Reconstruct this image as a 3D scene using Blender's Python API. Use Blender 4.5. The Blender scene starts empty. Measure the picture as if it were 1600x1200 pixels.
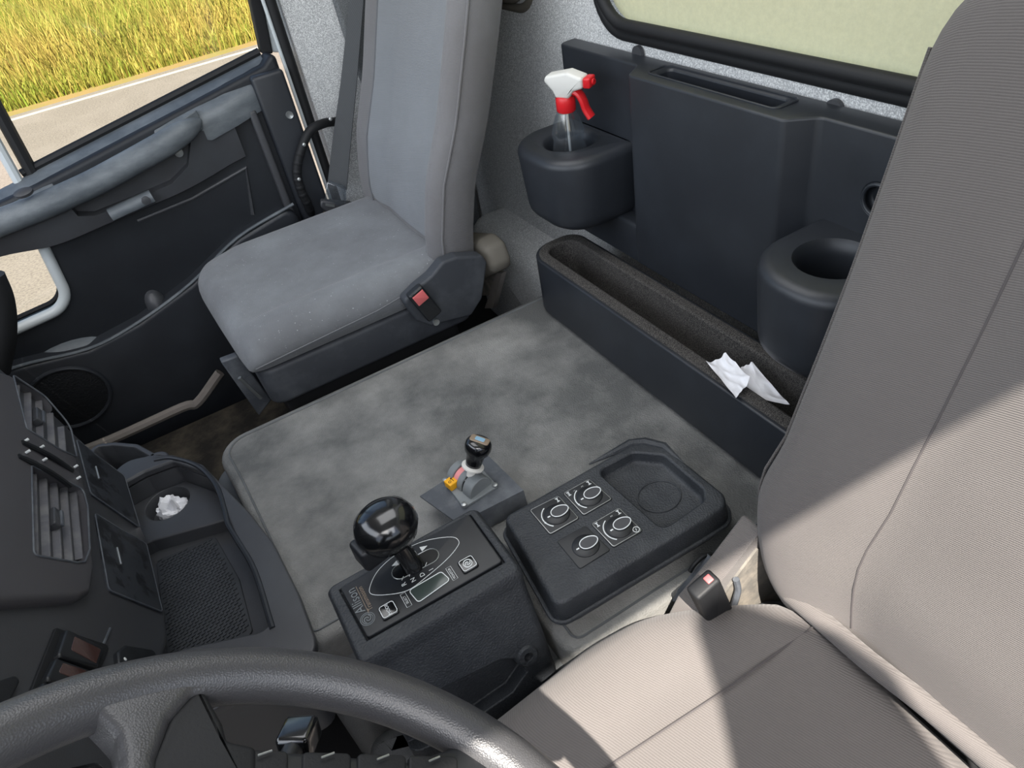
import bpy, bmesh, math, random
import numpy as np
from mathutils import Vector as V, Matrix, noise as mnoise
random.seed(7)
sc = bpy.context.scene
COL = sc.collection

# ------------------------------------------------------------------ camera
FPX = 1109.0
YAW, PITCH, ROLL = math.radians(22.91), math.radians(39.03), math.radians(-11.56)
CAM = V((0, 0, 0.80))                      # x rearwards, y towards the passenger door, z up; z=0 is the top of the engine hood
_f = V((math.sin(YAW)*math.cos(PITCH), math.cos(YAW)*math.cos(PITCH), -math.sin(PITCH)))
_r = _f.cross(V((0, 0, 1))).normalized(); _u = _r.cross(_f)
_R = _r*math.cos(ROLL) + _u*math.sin(ROLL)
_U = -_r*math.sin(ROLL) + _u*math.cos(ROLL)
cd = bpy.data.cameras.new('camera'); cam = bpy.data.objects.new('camera', cd); COL.objects.link(cam)
cd.sensor_width = 36; cd.lens = FPX/1600*36; cd.clip_start = 0.01; cd.clip_end = 400
cam.matrix_world = Matrix(((_R.x, _U.x, -_f.x, CAM.x), (_R.y, _U.y, -_f.y, CAM.y), (_R.z, _U.z, -_f.z, CAM.z), (0, 0, 0, 1)))
sc.camera = cam

# ------------------------------------------------------------------ light
sc.view_settings.view_transform = 'Standard'; sc.view_settings.look = 'None'
sc.view_settings.gamma = 1.0; sc.view_settings.use_curve_mapping = False
sc.view_settings.exposure = 0.0
w = bpy.data.worlds.new('sky'); sc.world = w; w.use_nodes = True
wn = w.node_tree.nodes; bg = wn['Background']
sky = wn.new('ShaderNodeTexSky'); sky.sky_type = 'NISHITA'; sky.sun_disc = False
sky.sun_elevation = math.radians(57); sky.sun_rotation = math.radians(200); sky.dust_density = 3; sky.air_density = 1.0
w.node_tree.links.new(sky.outputs[0], bg.inputs[0]); bg.inputs[1].default_value = 0.22
SUN = V((0.22, 0.47, -0.855)).normalized()
sl = bpy.data.lights.new('sun', 'SUN'); so = bpy.data.objects.new('sun', sl); COL.objects.link(so)
sl.energy = 16.0; sl.angle = math.radians(0.7); sl.color = (1.0, 0.93, 0.84)
so.rotation_euler = SUN.to_track_quat('-Z', 'Y').to_euler()
def area(name, loc, tgt, sx, sy, power, col=(1, 1, 1)):
    l = bpy.data.lights.new(name, 'AREA'); l.shape = 'RECTANGLE'; l.size = sx; l.size_y = sy; l.energy = power; l.color = col
    o = bpy.data.objects.new(name, l); COL.objects.link(o); o.location = loc
    o.rotation_euler = (V(tgt)-V(loc)).to_track_quat('-Z', 'Y').to_euler(); return o
area('windscreen_daylight', (-0.85, 0.75, 0.80), (0.35, 0.80, 0.05), 1.7, 0.7, 11, (0.93, 0.97, 1.0))
area('driver_door_daylight', (-0.05, -0.34, 0.95), (0.3, 1.0, 0.0), 0.9, 0.6, 7.0, (0.92, 0.96, 1.0))
area('ceiling_fill', (0.25, 0.95, 1.22), (0.25, 0.95, 0.0), 0.8, 0.8, 6.5, (0.97, 0.98, 1.0))  # added fill lamp under the closed ceiling, which has no hatch

# ------------------------------------------------------------------ helpers
def ray(x, y): return _R*((x-800)/FPX) + _U*((600-y)/FPX) + _f
def PZ(x, y, z): d = ray(x, y); return CAM + d*((z-CAM.z)/d.z)
def PX(x, y, X): d = ray(x, y); return CAM + d*((X-CAM.x)/d.x)
def PY(x, y, Y): d = ray(x, y); return CAM + d*((Y-CAM.y)/d.y)
def PP(x, y, P, N): d = ray(x, y); return CAM + d*((V(P)-CAM).dot(V(N))/d.dot(V(N)))

def rpoly(pts, r, n=6):
    out = []; m = len(pts)
    for i in range(m):
        p0, p1, p2 = V(pts[i-1]).to_2d(), V(pts[i]).to_2d(), V(pts[(i+1) % m]).to_2d()
        rr = r[i] if isinstance(r, (list, tuple)) else r
        a, b = p0-p1, p2-p1; la, lb = a.length, b.length; a /= la; b /= lb
        ang = math.acos(max(-1, min(1, a.dot(b))))
        if rr < 1e-6 or ang > 3.1 or ang < 0.05: out.append(p1); continue
        t = min(rr/math.tan(ang/2), 0.48*la, 0.48*lb); rad = t*math.tan(ang/2)
        c = p1 + (a+b).normalized()*(rad/math.sin(ang/2))
        s, e = p1+a*t-c, p1+b*t-c
        a0 = math.atan2(s.y, s.x); d = math.atan2(e.y, e.x)-a0
        while d > math.pi: d -= 2*math.pi
        while d < -math.pi: d += 2*math.pi
        for k in range(n+1):
            q = a0+d*k/n; out.append(c+V((math.cos(q), math.sin(q)))*rad)
    return out
def offset(ring, d):
    m = len(ring); A = sum(ring[i-1].x*ring[i].y-ring[i].x*ring[i-1].y for i in range(m)); s = 1 if A > 0 else -1
    out = []
    for i in range(m):
        a = (ring[i]-ring[i-1]); b = (ring[(i+1) % m]-ring[i])
        if a.length < 1e-9: a = b
        if b.length < 1e-9: b = a
        na = V((-a.y, a.x)).normalized(); nb = V((-b.y, b.x)).normalized(); nn = na+nb
        nn = nn.normalized() if nn.length > 1e-6 else na
        out.append(ring[i]+nn*(s*d/max(0.5, nn.dot(na))))
    return out
def loft(bm, rings, cap0=True, cap1=True, close=True):
    vs = [[bm.verts.new(p) for p in r] for r in rings]; m = len(rings[0])
    for a, b in zip(vs, vs[1:]):
        for i in range(m if close else m-1):
            j = (i+1) % m
            try: bm.faces.new((a[i], a[j], b[j], b[i]))
            except ValueError: pass
    if close and cap0: bm.faces.new(vs[0][::-1])
    if close and cap1: bm.faces.new(vs[-1])
    return vs
WORLD = (V((0, 0, 0)), V((1, 0, 0)), V((0, 1, 0)), V((0, 0, 1)))
def mapf(fr, a, b, h): return fr[0]+fr[1]*a+fr[2]*b+fr[3]*h
def pillow(bm, ring, lo, hi, rt=0.0, rb=0.0, fr=WORLD, k=4, taper=0.0):
    rings = []
    if rb > 0:
        for i in range(k): q = math.pi/2*i/k; rings.append((rb*(1-math.sin(q)), lo+rb*(1-math.cos(q))))
    rings.append((0, lo+rb))
    rings.append((taper, hi-rt))
    if rt > 0:
        for i in range(1, k+1): q = math.pi/2*i/k; rings.append((taper+rt*(1-math.cos(q)), hi-rt+rt*math.sin(q)))
    loft(bm, [[mapf(fr, p.x, p.y, h) for p in offset(ring, d)] for d, h in rings])
    return bm
def box(bm, x0, x1, y0, y1, z0, z1, r=0.0, fr=WORLD, cr=None):
    pts = [(x0, y0), (x1, y0), (x1, y1), (x0, y1)]
    return pillow(bm, rpoly(pts, r if cr is None else cr, 4), z0, z1, r, r, fr, 3)
def catmull(pts, n=8, closed=False):
    P = [V(p) for p in pts]; m = len(P); out = []
    for i in range(m if closed else m-1):
        p1, p2 = P[i], P[(i+1) % m]
        p0 = P[i-1] if (closed or i > 0) else p1*2-p2
        p3 = P[(i+2) % m] if (closed or i+2 < m) else p2*2-p1
        for k in range(n):
            t = k/n; out.append(0.5*((2*p1)+(p2-p0)*t+(2*p0-5*p1+4*p2-p3)*t*t+(3*p1-p0-3*p2+p3)*t**3))
    if not closed: out.append(P[-1])
    return out
def tube(bm, path, r, n=10, closed=False, flat=1.0, up=None):
    path = [V(p) for p in path]; m = len(path); rings = []; prev = None
    for i, p in enumerate(path):
        if closed: t = path[(i+1) % m]-path[i-1]
        else: t = path[min(i+1, m-1)]-path[max(i-1, 0)]
        t.normalize()
        if up is not None: a = V(up)-t*V(up).dot(t)
        elif prev is None: a = t.orthogonal()
        else: a = prev-t*prev.dot(t)
        a.normalize(); prev = a; b = t.cross(a)
        rr = r[i] if isinstance(r, (list, tuple)) else r
        rings.append([p+a*(math.cos(2*math.pi*k/n)*rr*flat)+b*(math.sin(2*math.pi*k/n)*rr) for k in range(n)])
    if closed: rings.append(None)
    if closed:
        vs = [[bm.verts.new(q) for q in rg] for rg in rings[:-1]]
        for i in range(m):
            A, B = vs[i], vs[(i+1) % m]
            for k in range(n): bm.faces.new((A[k], A[(k+1) % n], B[(k+1) % n], B[k]))
    else: loft(bm, rings)
    return bm
def lathe(bm, prof, c, ax=(0, 0, 1), n=28, sx=1.0, sy=1.0, ref=None):
    ax = V(ax).normalized(); a = (V(ref)-ax*V(ref).dot(ax)).normalized() if ref else ax.orthogonal().normalized(); b = ax.cross(a)
    c = V(c)
    loft(bm, [[c+ax*h+a*(math.cos(2*math.pi*k/n)*max(r, 1e-4)*sx)+b*(math.sin(2*math.pi*k/n)*max(r, 1e-4)*sy) for k in range(n)] for r, h in prof])
    return bm
def slabpoly(bm, pts3, off):
    loft(bm, [[V(p) for p in pts3], [V(p)+V(off) for p in pts3]]); return bm
def BM(): return bmesh.new()
def boole(bmA, cutters, op='DIFFERENCE'):
    def tmp(b):
        bmesh.ops.recalc_face_normals(b, faces=b.faces[:]); me = bpy.data.meshes.new('tmp'); b.to_mesh(me); b.free()
        o = bpy.data.objects.new('tmp', me); COL.objects.link(o); return o
    a = tmp(bmA); cs = [tmp(c) for c in cutters]
    for c in cs:
        m = a.modifiers.new('b', 'BOOLEAN'); m.operation = op; m.solver = 'EXACT'; m.object = c
    dg = bpy.context.evaluated_depsgraph_get(); dg.update()
    me = bpy.data.meshes.new_from_object(a.evaluated_get(dg)); out = bmesh.new(); out.from_mesh(me)
    if len(out.verts) < 8: print('EMPTY BOOLEAN')
    for o in [a]+cs:
        d = o.data; bpy.data.objects.remove(o); bpy.data.meshes.remove(d)
    bpy.data.meshes.remove(me)
    return out
def rootloc(o):
    p = V((0, 0, 0))
    while o is not None: p = p+V(o.location); o = o.parent
    return p
def obj(name, bm, m, parent=None, origin=None, sharp=38, subsurf=0, bevel=0.0):
    bmesh.ops.remove_doubles(bm, verts=bm.verts[:], dist=1e-6)
    bmesh.ops.recalc_face_normals(bm, faces=bm.faces[:])
    o0 = rootloc(parent) if parent is not None else V(origin or (0, 0, 0))
    bmesh.ops.translate(bm, verts=bm.verts[:], vec=-o0)
    me = bpy.data.meshes.new(name); bm.to_mesh(me); bm.free()
    me.polygons.foreach_set('use_smooth', [True]*len(me.polygons)); me.set_sharp_from_angle(angle=math.radians(sharp))
    if m: me.materials.append(m)
    o = bpy.data.objects.new(name, me); COL.objects.link(o)
    if parent is not None: o.parent = parent
    else: o.location = o0
    if bevel > 0:
        b = o.modifiers.new('edge', 'BEVEL'); b.width = bevel; b.segments = 2; b.limit_method = 'ANGLE'; b.angle_limit = math.radians(40)
    if subsurf:
        s = o.modifiers.new('smooth', 'SUBSURF'); s.levels = subsurf; s.render_levels = subsurf
    return o
def tag(o, label, cat, group=None, kind=None):
    if label: o['label'] = label
    if cat: o['category'] = cat
    if group: o['group'] = group
    if kind: o['kind'] = kind
    return o
def thing(name, label, cat, loc, group=None, kind=None):
    o = bpy.data.objects.new(name, None); o.empty_display_size = 0.05; COL.objects.link(o); o.location = loc
    return tag(o, label, cat, group, kind)
def text(bm, s, size, org, right, up, lift=0.0004, align='CENTER', sx=1.0):
    cu = bpy.data.curves.new('t', 'FONT'); cu.body = s; cu.size = size; cu.align_x = align; cu.align_y = 'CENTER'; cu.resolution_u = 3
    o = bpy.data.objects.new('t', cu); COL.objects.link(o)
    dg = bpy.context.evaluated_depsgraph_get(); dg.update()
    me = bpy.data.meshes.new_from_object(o.evaluated_get(dg)); bpy.data.objects.remove(o); bpy.data.curves.remove(cu)
    R_, U_ = V(right).normalized(), V(up).normalized(); N_ = R_.cross(U_)
    n0 = len(bm.verts); vs = [bm.verts.new(V(org)+R_*(v.co.x*sx)+U_*v.co.y+N_*lift) for v in me.vertices]
    for p in me.polygons:
        try: bm.faces.new([vs[i] for i in p.vertices])
        except ValueError: pass
    bpy.data.meshes.remove(me); return bm

# ------------------------------------------------------------------ materials
def lin(h):
    c = [int(h[i:i+2], 16)/255 for i in (0, 2, 4)]
    return tuple((x/12.92 if x <= 0.04045 else ((x+0.055)/1.055)**2.4) for x in c)+(1,)
def mat(name, col, rough=0.5, bump=0.0, bscale=400, spec=0.5, dust=None, damt=0.0, dscale=6, dlo=0.45, dhi=0.75, metal=0.0, rib=0, ribdir=(1, 0, 1),
        ribbump=0.3, voro=0, emit=None, trans=0.0, alpha=1.0, coat=0.0, speck=None, sscale=900, slo=.45, shi=.6, sheen=0.0, stretch=None):
    m = bpy.data.materials.new(name); m.use_nodes = True; nt = m.node_tree; N = nt.nodes; L = nt.links; b = N['Principled BSDF']
    c = lin(col) if isinstance(col, str) else tuple(col)+(1,)
    b.inputs['Base Color'].default_value = c; b.inputs['Roughness'].default_value = rough; b.inputs['Metallic'].default_value = metal
    b.inputs['Specular IOR Level'].default_value = spec; b.inputs['Coat Weight'].default_value = coat; b.inputs['Coat Roughness'].default_value = .15
    b.inputs['Transmission Weight'].default_value = trans; b.inputs['Alpha'].default_value = alpha; b.inputs['Sheen Weight'].default_value = sheen
    tc = N.new('ShaderNodeTexCoord'); co = tc.outputs['Object']
    cur = None
    def mix(fac, a, bcol):
        x = N.new('ShaderNodeMix'); x.data_type = 'RGBA'; L.new(fac, x.inputs[0])
        if a is None: x.inputs[6].default_value = c
        else: L.new(a, x.inputs[6])
        x.inputs[7].default_value = bcol; return x.outputs[2]
    def ns(scale, detail=5, rough_=.6, vec=None):
        n = N.new('ShaderNodeTexNoise'); n.inputs['Scale'].default_value = scale; n.inputs['Detail'].default_value = detail; n.inputs['Roughness'].default_value = rough_
        L.new(vec or co, n.inputs['Vector']); return n.outputs['Fac']
    def ramp(f, lo, hi, top=1.0):
        r = N.new('ShaderNodeMapRange'); r.inputs[1].default_value = lo; r.inputs[2].default_value = hi; r.inputs[4].default_value = top; r.clamp = True
        L.new(f, r.inputs[0]); return r.outputs[0]
    if speck: cur = mix(ramp(ns(sscale, 2), slo, shi), cur, lin(speck))
    if dust:
        vec = None
        if stretch:
            mp = N.new('ShaderNodeMapping'); mp.inputs['Scale'].default_value = stretch; L.new(co, mp.inputs['Vector']); vec = mp.outputs[0]
        f = ramp(ns(dscale, 8, .65, vec), dlo, dhi, damt); cur = mix(f, cur, lin(dust))
    h = None
    if bump:
        if voro:
            v = N.new('ShaderNodeTexVoronoi'); v.inputs['Scale'].default_value = bscale; L.new(co, v.inputs['Vector']); h = v.outputs['Distance']
        else: h = ns(bscale, 3)
    if rib:
        mp = N.new('ShaderNodeVectorMath'); mp.operation = 'DOT_PRODUCT'; mp.inputs[1].default_value = ribdir; L.new(co, mp.inputs[0])
        mm = N.new('ShaderNodeMath'); mm.operation = 'MULTIPLY'; mm.inputs[1].default_value = rib; L.new(mp.outputs['Value'], mm.inputs[0])
        s = N.new('ShaderNodeMath'); s.operation = 'SINE'; L.new(mm.outputs[0], s.inputs[0])
        r2 = ramp(s.outputs[0], -1, 1); dk = N.new('ShaderNodeMix'); dk.data_type = 'RGBA'; L.new(ramp(s.outputs[0], -1.0, 0.3, .3), dk.inputs[0])
        if cur is None: dk.inputs[6].default_value = c
        else: L.new(cur, dk.inputs[6])
        dk.inputs[7].default_value = tuple(x*1.7 for x in c[:3])+(1,); cur = dk.outputs[2]
        bp = N.new('ShaderNodeBump'); bp.inputs['Strength'].default_value = ribbump; bp.inputs['Distance'].default_value = .0006; L.new(r2, bp.inputs['Height']); L.new(bp.outputs[0], b.inputs['Normal'])
    if h is not None:
        b2 = N.new('ShaderNodeBump'); b2.inputs['Strength'].default_value = bump; b2.inputs['Distance'].default_value = .001; L.new(h, b2.inputs['Height'])
        if rib: L.new(bp.outputs[0], b2.inputs['Normal'])
        L.new(b2.outputs[0], b.inputs['Normal'])
    if cur is not None: L.new(cur, b.inputs['Base Color'])
    if emit: b.inputs['Emission Color'].default_value = lin(emit[0]); b.inputs['Emission Strength'].default_value = emit[1]
    return m
M = {}
M['plastic'] = mat('black_plastic', '3e3f42', .42, .25, 700, .45, '4b5055', .35, 9)
M['panel'] = mat('smooth_dark_plastic', '25282d', .42, .08, 900, .5, '3d4249', .3, 7)
M['leatherette'] = mat('grained_black_plastic', '2a2d31', .55, .55, 420, .45, '55585a', .35, 14, voro=1)
M['door'] = mat('dusty_door_plastic', '52585d', .46, .3, 600, .45, '9da3a6', .5, 9, .42, .85, stretch=(1, 1, 2.5))
M['doordark'] = mat('dark_door_plastic', '1a1d22', .5, .2, 600, .4, '2b3035', .4, 6)
M['hood'] = mat('dusty_hood_vinyl', '5a5b5a', .6, .7, 420, .4, 'b4b3af', .62, 5.0, .40, .75, voro=1)
M['hoodside'] = mat('grey_hood_vinyl', '5a5d5f', .62, .5, 500, .4, '86888a', .4, 7, voro=1)
M['fabric'] = mat('grey_seat_fabric', '6b6a6b', .92, .35, 1300, .15, '85888c', .4, 5, sheen=.2, rib=2600, ribdir=(.6, .3, 1))
M['fabric2'] = mat('seat_centre_fabric', '74777a', .92, .35, 1300, .15, '8b9096', .4, 5, sheen=.2, rib=2600, ribdir=(.6, .3, 1))
M['fabdust'] = mat('dusty_cushion_fabric', '66686b', speck='b9bcbe', sscale=240, slo=.70, shi=.74, rough=.9, bump=.35, bscale=1200, spec=.15, dust='8e9396', damt=.55, dscale=7, dlo=.42, dhi=.75, sheen=.2, rib=2600, ribdir=(.6, .3, 1))
M['drv'] = mat('ribbed_seat_fabric', '5d5957', .92, .3, 1100, .15, '6a6664', .4, 5, sheen=.15, rib=3000, ribdir=(.75, .25, .9), ribbump=.5)
M['stitch'] = mat('seam_thread', '66686b', .9, 0)
M['crease'] = mat('dark_seam', '4c4848', .95, 0)
M['skirt'] = mat('dusty_seat_shell', '3a3d42', .55, .3, 500, .4, '6c7074', .5, 8)
M['felt'] = mat('grey_wall_felt', 'a9abac', .95, .6, 700, .1, 'c6c7c6', .4, 3, speck='ecedec', sscale=520, slo=.42, shi=.66)
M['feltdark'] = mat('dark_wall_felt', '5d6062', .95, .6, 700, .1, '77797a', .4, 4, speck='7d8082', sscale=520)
M['carpet'] = mat('black_carpet', '2c2b2b', .98, .9, 900, .1, '55524f', .4, 10, speck='63605c', sscale=900)
M['mat'] = mat('muddy_floor_mat', '2c2a27', .85, .9, 120, .2, '6b6355', .7, 12, .4, .75)
M['beige'] = mat('dusty_sill', '7d7772', .7, .3, 300, .3, '9a948d', .5, 9)
M['rubber'] = mat('black_rubber', '1b1c1e', .6, .2, 500, .35)
M['gloss'] = mat('glossy_black', '0d0e10', .16, 0, 100, .6, coat=.5)
M['satin'] = mat('satin_black', '1a1c1f', .42, .1, 800, .5, '34373a', .35, 14)
M['white_paint'] = mat('pale_grey_paint', 'c3cacc', .35, 0, 100, .5)
M['print'] = mat('white_print', 'dfe3e3', .6)
M['gold'] = mat('dull_gold_print', '8d7d6b', .5)
M['paper'] = mat('white_tissue', 'e9e9ec', .9, .6, 160, .2)
M['metal'] = mat('dull_metal', 'a9acab', .35, .1, 300, .5, metal=.8)
M['greymetal'] = mat('dusty_grey_bracket', '4a4e54', .55, .2, 400, .4, '85898d', .55, 18)
M['greycast'] = mat('grey_plastic_housing', '74797b', .5, .2, 500, .4, '8b9092', .4, 20)
M['white'] = mat('offwhite_plastic', 'd9d8d2', .45, 0)
M['red'] = mat('red_plastic', 'd21f26', .35, 0)
M['redrel'] = mat('faded_red_plastic', 'd66a6a', .45, 0)
M['yellow'] = mat('yellow_plastic', 'e8a712', .5, 0)
M['pink'] = mat('pale_pink_plastic', 'd98a8a', .5, 0)
M['blue'] = mat('pale_blue_enamel', '8fb6cf', .4, 0)
M['steer'] = mat('steering_leather', '3b3b3d', .36, .2, 900, .6, '4d4c4c', .3, 12, voro=1)
M['web'] = mat('belt_webbing', '4c4e50', .8, .2, 800, .2, rib=1800, ribdir=(1, 0, .2), ribbump=.3)
M['lcd'] = mat('display_glass', '3c4542', .2, 0, 100, .6, '1f4d38', .6, 40, .55, .62)
M['brown'] = mat('dusty_brown_cover', '6b675f', .85, .4, 200, .15, '7b7566', .5, 10)
M['dirty'] = mat('dirty_hinge_cover', '6d6a65', .8, .5, 300, .2, 'b5aa9a', .6, 25)
def glassmat(name, col, alpha, rough=.05, dirt=None, dirtamt=0.0, dscale=30):
    m = bpy.data.materials.new(name); m.use_nodes = True; nt = m.node_tree; N = nt.nodes; L = nt.links; N.clear()
    o = N.new('ShaderNodeOutputMaterial'); tr = N.new('ShaderNodeBsdfTransparent'); tr.inputs[0].default_value = lin(col)
    gl = N.new('ShaderNodeBsdfGlossy'); gl.inputs['Roughness'].default_value = rough
    mx = N.new('ShaderNodeMixShader'); mx.inputs[0].default_value = alpha; L.new(tr.outputs[0], mx.inputs[1]); L.new(gl.outputs[0], mx.inputs[2])
    out = mx.outputs[0]
    if dirt:
        tl = N.new('ShaderNodeBsdfTranslucent'); tl.inputs[0].default_value = lin(dirt); df = N.new('ShaderNodeBsdfDiffuse'); df.inputs[0].default_value = lin(dirt)
        tc = N.new('ShaderNodeTexCoord'); n = N.new('ShaderNodeTexNoise'); n.inputs['Scale'].default_value = dscale; n.inputs['Detail'].default_value = 8; n.inputs['Roughness'].default_value = .75
        L.new(tc.outputs['Object'], n.inputs['Vector'])
        r = N.new('ShaderNodeMapRange'); r.inputs[1].default_value = .3; r.inputs[2].default_value = .7; r.inputs[3].default_value = dirtamt*.8; r.inputs[4].default_value = dirtamt; L.new(n.outputs[0], r.inputs[0])
        a = N.new('ShaderNodeMixShader'); a.inputs[0].default_value = .25; L.new(tl.outputs[0], a.inputs[1]); L.new(df.outputs[0], a.inputs[2])
        b = N.new('ShaderNodeMixShader'); L.new(r.outputs[0], b.inputs[0]); L.new(out, b.inputs[1]); L.new(a.outputs[0], b.inputs[2]); out = b.outputs[0]
    L.new(out, o.inputs[0]); return m
M['glass'] = glassmat('clear_window_glass', 'fbfdfb', .04)
M['dirtyglass'] = glassmat('algae_stained_glass', 'e8ead0', .04, .1, 'fffce2', .96, 90)
M['bottle'] = glassmat('clear_bottle_plastic', 'e6edf3', .2, .08, 'eef2f6', .07, 40)

# ------------------------------------------------------------------ outside
GZ = -1.8
bm = BM(); box(bm, -30, 30, 2.2, 14.0, GZ-.2, GZ)
tag(obj('road', bm, mat('pale_asphalt', '716a61', .9, .6, 60, .2, '7d766e', .5, 1.2, speck='5f5952', sscale=40)), 'pale grey asphalt road outside the passenger window', 'road', kind='structure')
bm = BM(); box(bm, -30, 30, 13.62, 13.76, GZ+.001, GZ+.006)
tag(obj('road_marking', bm, mat('road_paint', '98948c', .8, .3, 60, .2, '807c74', .5, 6)), 'white edge line painted along the far side of the road', 'road marking', kind='structure')
bm = BM(); box(bm, -40, 50, 14.0, 60, GZ-.25, GZ-.02)
tag(obj('verge', bm, mat('dry_soil', '7d6943', .95, .8, 20, .1, '5f6a2c', .6, 1.5)), 'dry earth verge beyond the road', 'ground', kind='structure')
rng = np.random.default_rng(3)
NB = 95000
u = rng.random(NB); gy = 14.45 + 22*u**1.6; gx = -12 + rng.random(NB)*(20+0.25*(gy-14))
clump = np.array([mnoise.noise(V((a*.5, b*.5, 0))) for a, b in zip(gx, gy)])
gh = (.22 + .55*np.clip((gy-14.5)/1.4, 0, 1))*(.7+.6*rng.random(NB))*(1+.35*clump)
ang = rng.random(NB)*6.283; bw = (.006+.009*rng.random(NB))*(1+(gy-14)*.03)
lx = rng.normal(0, .22, NB)*gh; ly = rng.normal(0, .22, NB)*gh
dx, dy = np.cos(ang)*bw, np.sin(ang)*bw
base = np.full(NB, GZ-.02)
P = np.stack([np.stack([gx-dx, gy-dy, base], 1), np.stack([gx+dx, gy+dy, base], 1), np.stack([gx+dx*.8+lx*.45, gy+dy*.8+ly*.45, base+gh*.6], 1),
              np.stack([gx-dx*.8+lx*.45, gy-dy*.8+ly*.45, base+gh*.6], 1), np.stack([gx+lx, gy+ly, base+gh], 1)], 1).reshape(-1, 3)
me = bpy.data.meshes.new('tall_grass')
idx = np.arange(NB)*5
faces = [(i, i+1, i+2, i+3) for i in idx.tolist()]+[(i+3, i+2, i+4) for i in idx.tolist()]
me.from_pydata(P.tolist(), [], faces)
ca = me.color_attributes.new('blade_tint', 'FLOAT_COLOR', 'POINT')
t = np.clip(.58+.8*clump+.28*rng.normal(0, 1, NB)-.7*np.clip(1.2-(gy-14.5), 0, 1)*.5, 0, 1)[:, None]
cg, cy = np.array(lin('6e7d26')[:3]), np.array(lin('a8924a')[:3])
cc = cg*(1-t)+cy*t; cc = np.concatenate([cc, np.ones((NB, 1))], 1).repeat(5, 0)
ca.data.foreach_set('color', cc.ravel())
gm = bpy.data.materials.new('grass_blades'); gm.use_nodes = True; b = gm.node_tree.nodes['Principled BSDF']; at = gm.node_tree.nodes.new('ShaderNodeAttribute'); at.attribute_name = 'blade_tint'
gm.node_tree.links.new(at.outputs[0], b.inputs['Base Color']); b.inputs['Roughness'].default_value = .7; b.inputs['Specular IOR Level'].default_value = .2
me.materials.append(gm); go = bpy.data.objects.new('tall_grass', me); COL.objects.link(go)
tag(go, 'tall yellow-green grass growing beyond the road outside the window', 'grass', kind='stuff')

# ------------------------------------------------------------------ cab shell
FZ = -0.34
bm = BM(); box(bm, -.85, .80, -.30, 1.80, FZ-.04, FZ); tag(obj('floor', bm, M['rubber']), 'black cab floor under the seats', 'floor', kind='structure')
bm = BM(); box(bm, -.78, .85, -.26, 1.84, 1.33, 1.38); tag(obj('ceiling', bm, M['felt']), 'grey felt cab ceiling', 'ceiling', kind='structure')
# roof rail above the driver's door: its edge throws the shade line on the driver's seat
bm = BM(); box(bm, -.78, .85, -.30, -.262, 1.292, 1.38); tag(obj('trim_1', bm, M['felt']), "grey roof rail above the driver's door", 'trim', kind='structure')
# rear wall with two window openings
XW = .745
wy0, wy1, wz0, wz1 = -.12, 1.068, .494, .98
bm = BM()
for a in ((-.30, 1.80, FZ, .47), (-.30, wy0, .47, 1.33), (wy0, wy1, wz1, 1.33), (1.068, 1.30, .47, 1.33), (1.30, 1.70, 1.0, 1.33), (1.70, 1.80, .47, 1.33), (wy0, wy1, .47, wz0), (1.30, 1.70, .47, .50)):
    box(bm, XW, XW+.05, a[0], a[1], a[2], a[3])
wl = obj('wall_rear', bm, M['felt']); tag(wl, 'pale grey felt rear wall of the cab', 'wall', kind='structure')
# rounded swell at the foot of the rear wall
bm = BM(); ring = rpoly([(1.11, -.33), (1.62, -.33), (1.62, -.02), (1.11, -.02)], .05, 4)
pillow(bm, ring, -.03, .10, .05, 0, (V((XW, 0, 0)), V((0, 1, 0)), V((0, 0, 1)), V((-1, 0, 0))))
tag(obj('trim_2', bm, M['felt']), 'rounded grey swell at the foot of the rear wall behind the hood', 'trim', kind='structure')

def window(name, y0, y1, z0, z1, label, fm, tr=.010, r=.07):
    w_ = thing(name, label, 'window', (XW, (y0+y1)/2, z0), kind='structure')
    ring = [V((XW-.006, p.x, p.y)) for p in rpoly([(y0, z0), (y1, z0), (y1, z1), (y0, z1)], r, 8)]
    b_ = BM(); tube(b_, ring, tr, 12, True, up=(1, 0, 0)); obj('window_seal', b_, fm, w_)
    ring2 = [V((XW+.006, p.x, p.y)) for p in rpoly([(y0-.018, z0-.018), (y1+.018, z0-.018), (y1+.018, z1+.018), (y0-.018, z1+.018)], r, 8)]
    b_ = BM(); tube(b_, ring2, .011, 10, True, up=(1, 0, 0)); obj('outer_lip', b_, fm, w_)
    b_ = BM(); pillow(b_, rpoly([(y0, z0), (y1, z0), (y1, z1), (y0, z1)], r, 8), 0, .004, 0, 0, (V((XW+.012, 0, 0)), V((0, 1, 0)), V((0, 0, 1)), V((1, 0, 0))))
    obj('pane', b_, M['dirtyglass'], w_); return w_
window('window_1', wy0, wy1, wz0, wz1, 'algae-stained rear cab window above the black storage panel', M['rubber'])
window('window_2', 1.30, 1.70, .50, 1.0, 'small dusty rear window behind the passenger backrest', M['brown'])

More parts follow.
